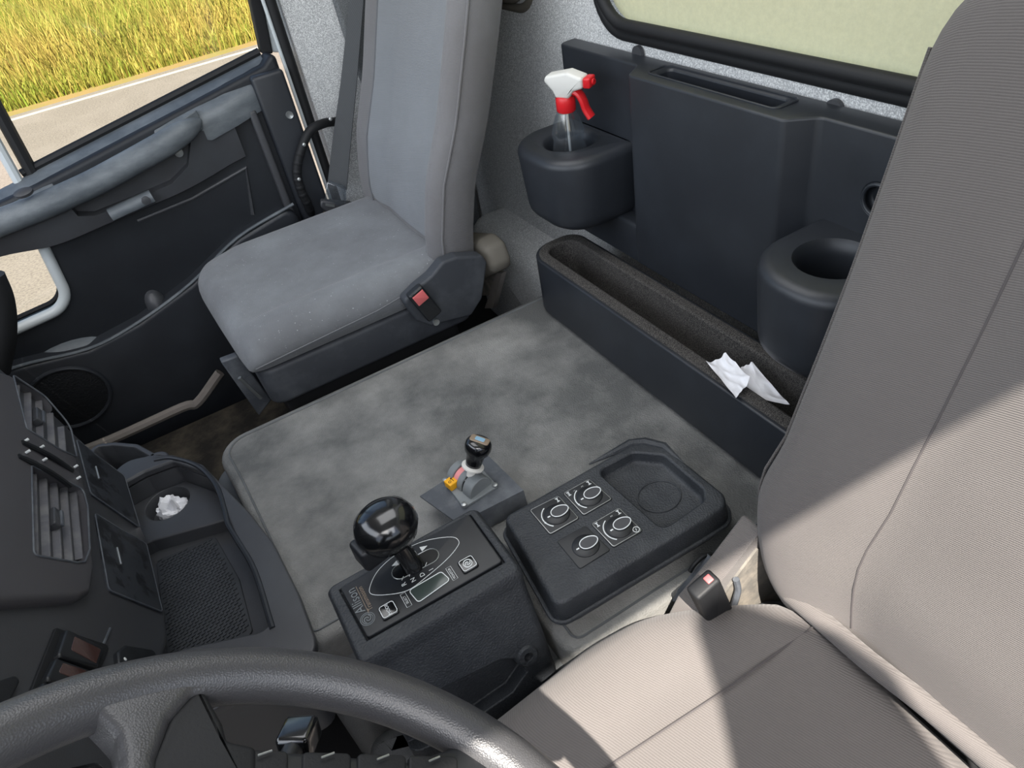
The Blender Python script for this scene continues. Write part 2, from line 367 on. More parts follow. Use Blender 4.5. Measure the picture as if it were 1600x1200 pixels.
# right-hand wall behind the passenger door
bm = BM(); box(bm, .385, .80, 1.745, 1.80, FZ, 1.33, .004); tag(obj('wall_right', bm, M['felt']), 'pale grey felt pillar wall behind the passenger door', 'wall', kind='structure')
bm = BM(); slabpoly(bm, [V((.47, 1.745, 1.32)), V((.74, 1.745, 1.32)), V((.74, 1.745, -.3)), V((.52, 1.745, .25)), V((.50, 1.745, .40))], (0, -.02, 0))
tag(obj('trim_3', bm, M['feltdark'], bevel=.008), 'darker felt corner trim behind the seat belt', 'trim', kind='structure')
bm = BM(); tube(bm, [V((.362, 1.742, -.2)), V((.362, 1.742, .3)), V((.366, 1.742, .7)), V((.37, 1.742, 1.22))], .013, 10)
tag(obj('trim_4', bm, M['rubber']), 'black rubber seal of the passenger door opening', 'trim', kind='structure')
bm = BM(); tube(bm, [V((.349, 1.736, -.1)), V((.349, 1.736, .3)), V((.35, 1.736, 1.2))], .004, 8)
tag(obj('trim_5', bm, M['white_paint']), 'thin pale strip along the passenger door seal', 'trim', kind='structure')
def edgebar(pts, y, th):
    a, b_, c, d = [PY(*p, y) for p in pts]; return slabpoly(BM(), [a+(a-d)*6, b_+(b_-c)*6, c, d], (0, th, 0))
tag(obj('trim_6', edgebar(((409, 0), (428, 0), (448, 82), (426, 82)), 1.785, .03), M['white_paint'], bevel=.003), 'pale painted frame edge of the passenger door', 'trim', kind='structure')
bm = BM(); box(bm, -.85, .85, 1.78, 1.83, 1.10, 1.33, .004); tag(obj('trim_7', bm, M['felt']), 'grey roof rail above the passenger door', 'trim', kind='structure')
# wall below the windscreen
bm = BM(); box(bm, -.90, -.85, -.30, 1.80, FZ, .42); tag(obj('wall_front', bm, M['rubber']), 'dark bulkhead below the windscreen', 'wall', kind='structure')

# driver's door: lower panel and an unseen shape added to shade the cushion
dd = thing('door_2', "driver's door panel with an added shadow blocker outside it", 'door', (.1, -.30, 0), kind='structure')
bm = BM(); box(bm, -.80, .50, -.33, -.29, FZ, .28, .01); obj('door_panel', bm, M['doordark'], dd)
mp = [(-.02, 1.416), (.01, 1.40), (.06, 1.31), (.112, 1.225), (.142, 1.134), (.160, .952), (.165, .62), (-.085, .62), (-.065, .952), (-.048, 1.134), (-.040, 1.26), (-.042, 1.38)]
bm = BM(); pillow(bm, rpoly(mp, .03, 5), -.03, .0, .012, .012, (V((0, -.385, 0)), V((1, 0, 0)), V((0, 0, 1)), V((0, 1, 0)))); mh = obj('shadow_blocker', bm, M['doordark'], dd)  # added out of view, outline shaped to cast the cushion's shadow
bm = BM(); tube(bm, catmull([V((.04, -.40, .66)), V((.04, -.40, .42)), V((.04, -.33, .27))], 6), .012, 10); obj('blocker_arm', bm, M['rubber'], mh)
bm = BM(); box(bm, .50, .80, -.32, -.27, FZ, 1.33); tag(obj('wall_left', bm, M['felt']), "grey felt wall behind the driver's door", 'wall', kind='structure')

# ------------------------------------------------------------------ passenger door
DY = 1.725
d1 = thing('door_1', 'black passenger door with dusty armrest, map pocket and speaker', 'door', (0, 1.75, FZ), kind='structure')
def sill(x): return .356+(x+.221)*.168
frD = (V((0, DY, 0)), V((1, 0, 0)), V((0, 0, 1)), V((0, 1, 0)))
outl = [(-.75, -.33), (.335, -.33), (.335, .462), (.30, .435), (-.22, .345), (-.40, .32), (-.75, .30)]
bm = BM(); pillow(bm, rpoly(outl, [.01, .02, .03, .02, .05, .05, .01], 5), 0, .055, 0, .01, frD)
cut = BM(); lw = [(-.268, .25), (-.287, .085), (-.62, .060), (-.62, .25)]
pillow(cut, rpoly(lw, [.02, .055, .02, .02], 8), -.05, .12, 0, 0, frD)
bm = boole(bm, [cut]); obj('door_panel', bm, M['doordark'], d1, bevel=.003)
# lower window
ring = [V((p.x, DY, p.y)) for p in rpoly(lw, [.02, .055, .02, .02], 8)]
bm = BM(); tube(bm, ring, .012, 10, True, up=(0, 1, 0)); lf = obj('lower_window_frame', bm, M['white_paint'], d1)
ring = [V((p.x, DY+.035, p.y)) for p in offset(rpoly(lw, [.02, .055, .02, .02], 8), .008)]
bm = BM(); tube(bm, ring, .006, 8, True, up=(0, 1, 0)); obj('lower_window_seal', bm, M['rubber'], d1)
bm = BM(); pillow(bm, rpoly(lw, [.02, .055, .02, .02], 8), .046, .050, 0, 0, frD); obj('lower_window_pane', bm, M['glass'], d1)
# main pane and its channels
def sxy(x0, x1, y, dz): return [V((x, y, sill(x)+dz)) for x in np.linspace(x0, x1, 8)]
bm = BM(); pts = sxy(-.24, .315, 1.80, -.01); top = [V((p.x, 1.80, 1.12)) for p in pts]
loft(bm, [pts+top[::-1], [p+V((0, .004, 0)) for p in pts+top[::-1]]]); obj('window_pane', bm, M['glass'], d1)
bm = BM(); tube(bm, sxy(-.24, .315, 1.792, .006), .009, 8); obj('window_seal', bm, M['rubber'], d1)
obj('window_channel', edgebar(((391, 0), (410, 0), (427, 84), (409, 84)), 1.78, .03), M['rubber'], d1, bevel=.003)
p0 = V((-.222, 1.79, .345)); p1 = PY(0, 178, 1.79); dpt = (p1-p0)
bm = BM(); tube(bm, [p0-dpt*.1, p0+dpt, p0+dpt*4], .013, 8, flat=1.0); obj('window_channel', bm, M['rubber'], d1)
bm = BM(); q = V((-.03, -.01, -.004)); tube(bm, [p0-dpt*.1+q, p0+dpt+q, p0+dpt*4+q], .010, 8); obj('quarter_window_post', bm, M['white_paint'], d1)
# ledge below the window
rings = []
for x in np.linspace(-.62, .325, 16):
    zs = max(sill(x), .335+.02*(x+.35)); ff = min(1, max(0, (x-.05)/.05)); ff = max(ff, min(1, max(0, (-.21-x)/.03))); wv = 1.732-.036*ff+.035*max(0, (x-.18)/.14); dd_ = .030+.055*ff
    rings.append([V((x, 1.785, zs)), V((x, 1.76, zs-.002)), V((x, wv+.01, zs-.012-.016*ff)), V((x, wv, zs-.018-.018*ff)), V((x, wv-.003*ff, zs-.022-.028*ff)), V((x, wv, zs-dd_)), V((x, 1.74, zs-dd_-.004)), V((x, 1.785, zs-dd_-.004))])
bm = BM(); loft(bm, rings); obj('window_ledge', bm, M['door'], d1, sharp=60)
# armrest bar and the face below it
barpx = [(-60, 372), (0, 348), (60, 325), (110, 303), (150, 284), (200, 257), (250, 229), (290, 207), (318, 192)]
bp = catmull([PY(a, b, 1.665) for a, b in barpx], 5)
rr = [.026 if i < len(bp)-9 else .026*math.sqrt(max(.02, 1-((i-(len(bp)-10))/9)**2)) for i in range(len(bp))]; bp = [p+V((0, .0 if i < len(bp)-9 else .0035*(i-(len(bp)-10)), 0)) for i, p in enumerate(bp)]
bm = BM(); tube(bm, bp, rr, 14, flat=1.0); obj('armrest_bar', bm, M['door'], d1)
for x0, x1 in ((-.60, -.19), (.075, .16)):
    pts = [p for p in bp if x0-.01 <= p.x <= x1+.02]
    if len(pts) > 1:
        bm = BM(); loft(bm, [[p+V((0, -.004, .0235)), p+V((0, .055, .004)), p+V((0, .055, -.02)), p+V((0, 0, -.02))] for p in pts]); obj('armrest_cap', bm, M['door'], d1, bevel=.004)
lows = [(-60, 432), (0, 404), (90, 385), (170, 352), (240, 322), (320, 288), (390, 252)]
lp = catmull([PY(a, b, 1.685) for a, b in lows], 5); 
rings = []
for i in range(len(lp)):
    p = lp[i]; tpt = min(bp, key=lambda q: abs(q.x-p.x)); zt = tpt.z-.012 if p.x < .12 else sill(p.x)-.06
    yy = 1.672+.030*max(0, min(1, (p.x-.02)/.13))
    rings.append([V((p.x, yy, zt)), V((p.x, yy+.004, (zt+p.z)/2)), V((p.x, yy+.012, p.z+.004)), V((p.x, yy+.022, p.z)), V((p.x, 1.73, p.z)), V((p.x, 1.73, zt))])
bm = BM(); loft(bm, rings)
cut = BM(); hp = [(108, 322), (160, 290), (230, 250), (285, 222), (300, 226), (296, 262), (270, 288), (215, 312), (150, 338), (122, 338)]
hp = [PY(a, b, 1.675) for a, b in hp]; loft(cut, [[p+V((0, -.05, 0)) for p in hp], [p+V((0, .035, 0)) for p in hp]])
bm = boole(bm, [cut]); obj('armrest_face', bm, M['plastic'], d1, bevel=.004)
# pull lever, latch lever and its round lock
a, b_ = PY(172, 336, 1.672), PY(238, 306, 1.672)
bm = BM(); tube(bm, [a, a.lerp(b_, .5), b_], .013, 10, flat=1.1); obj('latch_lever', bm, M['door'], d1)
c = PY(228, 313, 1.662); bm = BM(); lathe(bm, [(.009, 0), (.009, .004), (.006, .005)], c, (0, -1, 0), 16); obj('lock_button', bm, M['plastic'], d1)
c = PY(279, 238, 1.70); bm = BM(); lathe(bm, [(.009, 0), (.009, .006), (.004, .007)], c, (0, -1, 0), 16); obj('screw', bm, M['metal'], d1)
c = PY(38, 303, 1.655); bm = BM(); lathe(bm, [(.011, 0), (.011, .006), (.006, .009)], c, (0, -.5, 1), 16, 1.6, 1.0, (1, 0, .1)); obj('window_switch', bm, M['plastic'], d1)
# rear strip of the door with its grooves
bm = BM(); box(bm, .262, .335, 1.700, 1.735, -.25, .425, .008); obj('rear_strip', bm, M['panel'], d1)
bm = BM(); box(bm, .232, .250, 1.708, 1.735, -.25, .36, .006); obj('groove_rib', bm, M['plastic'], d1)
c = PY(453, 169, 1.698); bm = BM(); lathe(bm, [(.009, 0), (.008, .004), (.003, .002)], (.315, 1.701, .33), (0, -1, 0), 16); obj('screw', bm, M['metal'], d1)
ins = [PY(*p, 1.725) for p in ((215, 345), (300, 310), (384, 262), (395, 335), (398, 352), (330, 400), (240, 452), (215, 440))]
bm = BM(); tube(bm, [ins[0], ins[1], ins[2], ins[3]], .005, 8); obj('inset_rim', bm, M['plastic'], d1)
# map pocket
pk = [(-.62, .0), (-.45, .012), (-.30, -.012), (-.18, .004), (-.04, .046), (.10, .11), (.25, .14), (.25, -.32), (-.62, -.32)]
bm = BM(); pillow(bm, rpoly(pk, [.01, .05, .05, .05, .05, .05, .03, .02, .01], 4), -.045, .005, 0, .012, frD); obj('map_pocket', bm, M['panel'], d1)
bm = BM(); tube(bm, catmull([V((x, 1.684, z+.001)) for x, z in pk[:7]], 5), .004, 8); obj('pocket_rim', bm, M['door'], d1)
c = PY(108, 622, 1.678); ringc = [V((c.x+.085*math.cos(t), 1.677, c.z+.078*math.sin(t))) for t in np.linspace(0, 2*math.pi, 40, endpoint=False)]
bm = BM(); tube(bm, ringc, .005, 8, True, up=(0, 1, 0)); obj('speaker_ring', bm, M['panel'], d1)
spm = mat('speaker_mesh', '15171a', .6, 1.0, 260, .3, voro=1)
bm = BM(); lathe(bm, [(.083, 0), (.080, .004), (.05, .008), (.001, .010)], (c.x, 1.681, c.z), (0, -1, 0), 40, 1, .92, (1, 0, 0)); obj('speaker_grille', bm, spm, d1)
bm = BM(); cc_ = PY(110, 565, 1.70); lathe(bm, [(.07, -.02), (.068, .0), (.05, .018), (.02, .026), (.001, .028)], (cc_.x, 1.722, cc_.z+.0), (0, -1, 0), 24, 1.3, .55, (1, 0, 0)); obj('panel_swell', bm, M['door'], d1)
bm = BM(); cc_ = PY(243, 472, 1.715); lathe(bm, [(.03, -.01), (.028, .01), (.016, .024), (.001, .028)], (cc_.x, 1.72, cc_.z-.01), (0, -1, 0), 20, .8, 1.3, (1, 0, 0)); obj('bottle_rest', bm, M['plastic'], d1)

# floor mat and door sill by the passenger's feet
bm = BM(); sp = [PY(*p, 1.62) for p in ((60, 735), (175, 690), (285, 640), (310, 632), (345, 585))]
sp = [V((p.x, 1.63, p.z)) for p in sp]; tube(bm, catmull(sp, 5), .012, 8)
tag(obj('trim_8', bm, M['beige']), 'dusty beige sill edge between passenger door and floor mat', 'trim', kind='structure')
bm = BM(); box(bm, -.80, .1, 1.14, 1.64, FZ+.002, -.275, .01); tag(obj('floor_mat', bm, M['mat'], origin=(-.3, 1.4, FZ)), "muddy brown rubber mat in the passenger's footwell", 'floor mat')

# ------------------------------------------------------------------ engine hood
hl = [(-.122, 1.125), (-.112, 1.0), (-.105, .85), (-.10, .622), (.178, .622), (.178, .411), (.66, .411), (.66, 1.125)]
hood = thing('engine_hood', 'large dusty grey vinyl engine hood between the two seats', 'engine hood', (.25, .78, FZ))
bm = BM(); ring = rpoly(hl, [.10, .2, .2, .03, .02, .03, .03, .03], 8); pillow(bm, ring, -.20, 0, .014, 0, k=5); obj('hood_top', bm, M['hood'], hood)
bm = BM(); ring2 = offset(rpoly(hl, [.10, .2, .2, .03, .02, .03, .03, .03], 8), -.012); ring2 = [V((p.x-.025*max(0, min(1, (p.y-1.0)/.06))*max(0, min(1, (.3-p.x)/.4)), p.y)) for p in ring2]
pillow(bm, ring2, FZ+.001, -.05, .03, 0, k=4); obj('hood_skirt', bm, M['hoodside'], hood)
bm = BM(); rs = [V((p.x, p.y, .0005)) for p in offset(ring, .018)]; tube(bm, rs, .0018, 6, True); obj('hood_seam', bm, M['hoodside'], hood)
# sloping foot of the hood towards the driver's feet
bm = BM(); fl = [(-.13, .41), (.17, .41), (.17, .60), (-.11, .60)]
pillow(bm, rpoly(fl, .05, 5), FZ+.001, -.165, .05, 0, taper=.02); obj('hood_foot', bm, M['hoodside'], hood)
# ------------------------------------------------------------------ seats
def interp(tab, x):
    if x <= tab[0][0]: return tab[0][1]
    for (a, b), (c, d) in zip(tab, tab[1:]):
        if x <= c: return b+(d-b)*(x-a)/(c-a)
    return tab[-1][1]
def csec(pts, r, n=4): return rpoly(pts, r, n)
def cushion(bm, x0, x1, ya, yb, z0, zt, bol, dip, rnd=.05, n=26, inner=.10, front=None, ytab=None):
    """loft along x: section in y,z with side bolsters and a sunk centre; front edge rolls over"""
    rings = []
    for i in range(n):
        t = i/(n-1); x = x0+(x1-x0)*(t**1.25)
        k = min(1, max(0, (x-x0)/rnd)); drop = rnd*(1-math.sqrt(max(0, 1-(1-k)**2)))
        back = min(1, max(0, (x1-x)/.025)); db = .02*(1-math.sqrt(max(0, 1-(1-back)**2)))
        q = drop*.6
        yA, yB = ya+q, yb-q
        if ytab: yB = yB+interp(ytab, x)
        tz = zt-drop-db; b = bol*min(1, max(0, (x-x0-.02)/.10)); bb = z0+drop*.2
        w_ = yB-yA
        prof = [(yA, bb), (yB, bb), (yB+.006, bb+(tz-bb)*.55), (yB-.012, tz-.012+b), (yB-.045, tz+b), (yB-inner*.8, tz+b*.6), (yB-inner, tz-dip*.4), (yB-inner-.02, tz-dip*.2),
                ((yA+yB)/2, tz-dip), (yA+inner+.02, tz-dip*.2), (yA+inner, tz-dip*.4), (yA+inner*.8, tz+b*.6), (yA+.045, tz+b), (yA+.012, tz-.012+b), (yA-.006, bb+(tz-bb)*.55)]
        sx = front(x) if front else 0
        rings.append([V((x+(front((p[0]-ya)/(yb-ya))*(1-t) if front else 0), p[0], p[1])) for p in prof])
    loft(bm, rings); return rings
def backrest(bm, base, lean, prof, z0, z1, wtab, ftab=None, n=22, rtop=.07, rbot=.04):
    """loft up a leaning axis; prof = (y, depth) section, depth grows rearwards"""
    up = V((lean, 0, 1)).normalized(); dn = V((up.z, 0, -up.x)); cy = (min(p[0] for p in prof)+max(p[0] for p in prof))/2; rings = []
    for i in range(n):
        t = i/(n-1); h = z0+(z1-z0)*t
        kt = min(1, max(0, (z1-h)/rtop)); kb = min(1, max(0, (h-z0)/rbot)); s = math.sqrt(max(0, 1-(1-kt)**2)); sb = math.sqrt(max(0, 1-(1-kb)**2))
        shr = 1-(rtop/.25)*(1-s)-(rbot/.3)*(1-sb); dsh = min(.55+.45*s, .5+.5*sb)
        wv = interp(wtab, h)*max(.2, shr); fo = interp(ftab, h) if ftab else 0
        rings.append([V(base)+up*h+V((0, cy+(p[0]-cy)*wv-V(base).y, 0))+dn*(fo+.05+(p[1]-.05)*dsh) for p in prof])
    loft(bm, rings); return rings
# passenger seat
ps = thing('passenger_seat', 'dusty grey fabric passenger seat beside the far door, with red-buttoned belt buckle', 'seat', (.2, 1.39, FZ))
bm = BM(); box(bm, .03, .42, 1.22, 1.56, FZ+.001, -.03, .01); obj('seat_base', bm, M['rubber'], ps)
bm = BM(); pillow(bm, rpoly([(.005, 1.185), (.45, 1.185), (.45, 1.60), (-.01, 1.60)], .03, 5), -.03, .055, .01, .01); obj('seat_shell', bm, M['skirt'], ps)
bm = BM(); crg = cushion(bm, -.035, .455, 1.178, 1.615, .035, .125, .018, .006, .055, inner=.095, front=lambda t: .025*(1-min(1, max(0, t)))); cu = obj('seat_cushion', bm, M['fabdust'], ps, sharp=80, subsurf=1)
for k_ in (6, 10):
    bm = BM(); tube(bm, [r[k_]+V((0, 0, .0004)) for r in crg[6:-3]], .0014, 6); obj('seam', bm, M['stitch'], cu)
bm = BM(); tube(bm, [V((.004, 1.176, .075)), V((.1, 1.171, .083)), V((.25, 1.171, .09)), V((.36, 1.172, .105))], .0015, 6); obj('seam', bm, M['stitch'], cu)
prof = [(1.168, .035), (1.172, .01), (1.185, -.012), (1.205, -.016), (1.235, .004), (1.262, .022), (1.275, .024), (1.38, .018), (1.49, .024), (1.51, .022), (1.555, .004), (1.605, -.006), (1.638, .004), (1.655, .035), (1.647, .08), (1.58, .105), (1.38, .11), (1.23, .105), (1.178, .085)]
W0 = [(0, .93), (.1, .98), (.25, 1.0), (.45, 1.0), (.62, .97), (.75, .9)]
F0 = [(0, .012), (.08, -.006), (.18, -.012), (.30, .004), (.5, .012), (.7, .012)]
BB = (.388, 1.39, .10); LE = .318
bm = BM(); rg = backrest(bm, BB, LE, prof, -.03, .72, W0, F0); bk = obj('backrest', bm, M['fabric'], ps, sharp=80, subsurf=1)
bm = BM(); seg = [[r[k]*1.0+V((-.0022, 0, .0007)) for k in range(5, 11)] for r in rg[2:-2]]
loft(bm, seg, close=False); bmesh.ops.solidify(bm, geom=bm.faces[:], thickness=.001); obj('centre_panel', bm, M['fabric2'], bk, sharp=80, subsurf=1)
bm = BM(); tube(bm, [r[1]+V((0, -.0005, 0)) for r in rg[1:-1]], .0022, 6); obj('piping', bm, M['fabric'], bk)
bm = BM(); tube(bm, [r[5]+V((-.003, 0, 0)) for r in rg[2:-1]], .0016, 6); obj('seam', bm, M['stitch'], bk)
bm = BM(); tube(bm, [r[10]+V((-.003, 0, 0)) for r in rg[2:-1]], .0016, 6); obj('seam', bm, M['stitch'], bk)
# recliner cover on the hood side, belt buckle
rc = [PY(*p, 1.150) for p in ((628, 470), (650, 448), (672, 430), (690, 408), (712, 400), (752, 398), (760, 408), (752, 465), (735, 492), (672, 508), (650, 500))]
rc2 = [(p.x, p.z) for p in rc]
bm = BM(); pillow(bm, rpoly(rc2, .012, 4), -.004, .022, .006, 0, (V((0, 1.166, 0)), V((1, 0, 0)), V((0, 0, 1)), V((0, -1, 0)))); obj('recliner_cover', bm, M['skirt'], ps)
cb, ct = PY(678, 492, 1.135), PY(645, 452, 1.135); ax = (ct-cb).normalized(); sd = ax.cross(V((0, 1, 0))).normalized()
frB = (cb, ax, sd, V((0, -1, 0)))
L_ = (ct-cb).length
bm = BM(); box(bm, 0, L_, -.017, .017, -.008, .012, .005, frB); bu = obj('belt_buckle', bm, M['satin'], ps)
bm = BM(); box(bm, L_*.62, L_*.93, -.013, .012, .0115, .0145, .0012, frB); obj('release_button', bm, M['redrel'], bu)
bm = BM(); box(bm, L_*.93, L_*.99, -.011, .010, .0112, .0135, .0008, frB); obj('tongue_slot', bm, M['gloss'], bu)
c = PY(681, 503, 1.143); bm = BM(); lathe(bm, [(.007, -.004), (.007, .003), (.003, .002)], c, (0, -1, 0), 14); obj('screw', bm, M['metal'], ps)
# front leg bracket
bm = BM(); q = [PY(*p, 1.30) for p in ((345, 566), (372, 556), (425, 625), (405, 650))]; slabpoly(bm, q, (0, .02, 0)); obj('front_bracket', bm, M['greymetal'], ps, bevel=.003)
bm = BM(); tube(bm, [PY(374, 590, 1.26), PY(408, 622, 1.26)], .004, 8); obj('slide_rod', bm, M['metal'], ps)
# lumpy cover and bracket behind the recliner
lm = [PX(*p, .54) for p in ((735, 360), (775, 362), (790, 375), (801, 405), (800, 415), (780, 425), (760, 420), (738, 395))]
lm2 = [(p.y, p.z) for p in lm]
bm = BM(); pillow(bm, rpoly(lm2, .02, 5), -.02, .03, .018, .012, (V((.52, 0, 0)), V((0, 1, 0)), V((0, 0, 1)), V((-1, 0, 0)))); obj('rear_hinge_cover', bm, M['brown'], ps)
bm = BM(); q = [PX(*p, .53) for p in ((775, 426), (784, 427), (770, 482), (757, 482))]; slabpoly(bm, q, (.012, 0, 0)); obj('rear_bracket', bm, M['beige'], ps)
bm = BM(); q = [PX(*p, .535) for p in ((758, 425), (776, 425), (766, 462), (750, 462))]; slabpoly(bm, q, (.010, 0, 0)); obj('bracket_plate', bm, M['dirty'], ps)

# passenger seat belt
sb = thing('seat_belt', "grey seat belt hanging between the passenger's backrest and the door pillar", 'seat belt', (.4, 1.66, .1))
e1 = [PY(*p, 1.69) for p in ((546, 0), (532, 130), (518, 230), (512, 285))]; e2 = [PY(*p, 1.672) for p in ((568, 0), (557, 130), (547, 230), (541, 297))]
e1.insert(0, e1[0]+(e1[0]-e1[1])*3.0); e2.insert(0, e2[0]+(e2[0]-e2[1])*3.0)
bm = BM(); loft(bm, [[a, b_, b_+V((.002, .001, 0)), a+V((.002, .001, 0))] for a, b_ in zip(e1, e2)]); obj('webbing', bm, M['web'], sb)
a, b_ = PY(512, 282, 1.655), PY(540, 292, 1.648); c_, d_ = PY(540, 322, 1.65), PY(507, 318, 1.655)
bm = BM(); loft(bm, [[p+V((-.004, -.005, 0)) for p in (a, b_, c_, d_)], [p+V((.004, .005, 0)) for p in (a, b_, c_, d_)]]); obj('belt_guide', bm, M['bottle'], sb, bevel=.003)
bm = BM(); q = [PY(*p, 1.655) for p in ((500, 312), (548, 316), (550, 326), (538, 334), (508, 330), (499, 322))]; slabpoly(bm, [p+V((0, -.008, 0)) for p in q], (.004, .018, 0)); obj('tongue', bm, M['plastic'], sb, bevel=.004)
bm = BM(); q = [PY(*p, 1.655) for p in ((507, 316), (521, 318), (521, 322), (507, 320))]; slabpoly(bm, [p+V((0, -.0095, 0)) for p in q], (0, .002, 0)); obj('tongue_plate', bm, M['metal'], sb)
bm = BM(); q = [PY(*p, 1.655) for p in ((505, 331), (540, 334), (542, 372), (507, 372))]; slabpoly(bm, q, (.002, .004, 0)); obj('lower_webbing', bm, M['brown'], sb)
# grab handle on the pillar
gh_ = thing('grab_handle', 'black ribbed grab handle on the passenger door pillar', 'grab handle', (.33, 1.69, .2))
pth = catmull([V(PY(525, 190, 1.742)), PY(505, 193, 1.70), PY(484, 205, 1.685), PY(470, 236, 1.68), PY(464, 268, 1.68), PY(470, 296, 1.68), PY(482, 322, 1.69), PY(492, 352, 1.742)], 7)
bm = BM(); tube(bm, pth, .0105, 12); obj('grip', bm, M['rubber'], gh_)
for k in range(9):
    p = pth[22+k*3] if 22+k*3 < len(pth) else pth[-1]
    bm = BM(); bmesh.ops.create_uvsphere(bm, u_segments=12, v_segments=8, radius=.0115, matrix=Matrix.Translation(p)); obj('finger_ridge', bm, M['rubber'], gh_)
for px_ in ((475, 226), (467, 280), (516, 186)):
    p = PY(*px_, 1.671); bm = BM(); lathe(bm, [(.004, 0), (.004, .003), (.002, .004)], p, (0, -1, .2), 10); obj('screw', bm, M['metal'], gh_)

# driver seat
ds = thing('driver_seat', 'large grey-beige ribbed fabric driver seat in sunlight at the near right', 'seat', (.2, .12, FZ))
bm = BM(); box(bm, .02, .42, -.08, .32, FZ+.001, -.10, .01); obj('seat_base', bm, M['rubber'], ds)
bm = BM(); pillow(bm, rpoly([(-.02, -.12), (.45, -.12), (.45, .35), (-.02, .37)], .03, 5), -.10, -.02, .01, .01); obj('seat_shell', bm, M['skirt'], ds)
bm = BM(); cushion(bm, -.07, .425, -.145, .392, -.045, .055, .008, .004, .07, inner=.105, ytab=[(-.1, -.01), (.05, -.004), (.2, .010), (.27, .004), (.34, -.03), (.41, -.075), (.43, -.085)]); cu = obj('seat_cushion', bm, M['drv'], ds, sharp=80, subsurf=1)
bm = BM(); tube(bm, [PZ(1290, 965, .060), PZ(1200, 1030, .0575), PZ(1130, 1080, .0565), PZ(1000, 1165, .0555), PZ(900, 1230, .0545)], .0011, 6); obj('seam', bm, M['crease'], cu)
rl = [PZ(1236, 929, .060), PZ(1290, 975, .066), PZ(1360, 1035, .068), PZ(1450, 1105, .068), PZ(1560, 1200, .068), PZ(1800, 1420, .066)]
bm = BM(); tube(bm, catmull(rl, 6), .0115, 12); obj('rear_roll', bm, M['drv'], cu)
prof = [(-.135, .09), (-.142, .05), (-.125, .004), (-.09, -.006), (-.04, .004), (.0, .026), (.015, .027), (.12, .018), (.225, .027), (.24, .026), (.275, .010), (.325, -.004), (.352, .000), (.372, .03), (.366, .09), (.30, .12), (.12, .125), (-.07, .12)]
W1 = [(-.05, .78), (0, .86), (.035, .95), (.075, 1.02), (.13, 1.068), (.2, 1.005), (.3, .98), (.5, .945), (.7, .92)]
LE2 = .2
bm = BM(); rg = backrest(bm, (.40, .12, .04), LE2, prof, -.02, .665, W1, [(0, .0), (.1, -.012), (.25, -.008), (.4, 0), (.7, 0)], n=26, rtop=.09, rbot=.05); bk = obj('backrest', bm, M['drv'], ds, sharp=80, subsurf=1)
bm = BM(); tube(bm, [r[9]+V((-.0012, 0, .0002)) for r in rg[2:-2]], .0014, 6); obj('seam', bm, M['crease'], bk)
bm = BM(); tube(bm, [r[13]+V((-.001, -.002, 0)) for r in rg[3:-3]], .0018, 6); obj('piping', bm, M['drv'], bk)
# hinge cover, buckle and latch strap at the near rear corner
def ypoly(pts, y, th, r=.004):
    p3 = [PY(*p, y) for p in pts]; b2 = BM(); pillow(b2, rpoly([(p.x, p.z) for p in p3], r, 3), 0, th, min(r, th*.4), 0, (V((0, y-th, 0)), V((1, 0, 0)), V((0, 0, 1)), V((0, 1, 0)))); return b2
obj('hinge_cover', ypoly([(1085, 965), (1120, 900), (1166, 838), (1182, 868), (1215, 905), (1245, 930), (1220, 955), (1150, 985)], .372, .02), M['dirty'], ds)
obj('side_trim', ypoly([(1030, 985), (1058, 930), (1110, 868), (1162, 800), (1172, 838), (1120, 905), (1085, 965)], .385, .03), M['drv'], ds)
bm = BM(); cb, ct = PY(1122, 962, .340), PY(1098, 912, .340)
ax = (ct-cb).normalized(); sd = ax.cross(V((0, 1, 0))).normalized(); frB = (cb, ax, sd, V((0, 1, 0)))
box(bm, -.01, (ct-cb).length, -.017, .017, -.010, .010, .004, frB); bu = obj('belt_buckle', bm, M['rubber'], ds)
bm = BM(); box(bm, (ct-cb).length-.001, (ct-cb).length+.0015, -.012, -.004, -.005, .004, .001, frB); obj('release_button', bm, M['redrel'], bu)
bm = BM(); tube(bm, [PY(1052, 938, .412), PY(1080, 905, .412), PY(1110, 868, .410)], .0045, 8); obj('latch_bar', bm, M['greymetal'], ds)
bm = BM(); tube(bm, catmull([PY(1078, 893, .414), PY(1085, 882, .414), PY(1098, 870, .414), PY(1112, 866, .412)], 5), .003, 8); obj('latch_loop', bm, M['rubber'], ds)
bm = BM(); tube(bm, catmull([PY(1150, 905, .350), PY(1153, 920, .347), PY(1150, 935, .345), PY(1140, 965, .345)], 5), .004, 8); obj('buckle_cable', bm, M['greymetal'], ds)

# ------------------------------------------------------------------ rear storage panel, bin, bottle
frP = (V((0, 0, 0)), V((0, 1, 0)), V((1, 0, 0)), V((0, 0, 1)))
rp = thing('rear_organizer', 'black moulded rear storage panel with two round cup holders', 'storage panel', (.71, .66, .13))
plan = [(1.155, .742), (1.155, .705), (.93, .705), (.905, .668), (.602, .668), (.574, .700), (.10, .700), (.10, .742)]
bm = BM(); pillow(bm, rpoly(plan, [.004, .016, .014, .014, .014, .016, .006, .004], 5), .131, .455, .0035, .003, frP)
ap = BM(); pillow(ap, rpoly([(1.095, .742), (1.095, .672), (.12, .672), (.12, .742)], .012, 4), .1285, .200, .006, .003, frP); obj('lower_apron', ap, M['panel'], rp)
cuts = []
c1 = BM(); pillow(c1, rpoly([(.872, .722), (.872, .694), (.642, .692), (.642, .722)], .008, 5), .41, .50, 0, 0, frP); cuts.append(c1)
c2 = BM(); lathe(c2, [(.019, -.03), (.019, .012)], (.700, .482, .378), (1, 0, 0), 24); cuts.append(c2)
bm = boole(bm, cuts); obj('panel_body', bm, M['panel'], rp, bevel=.004)
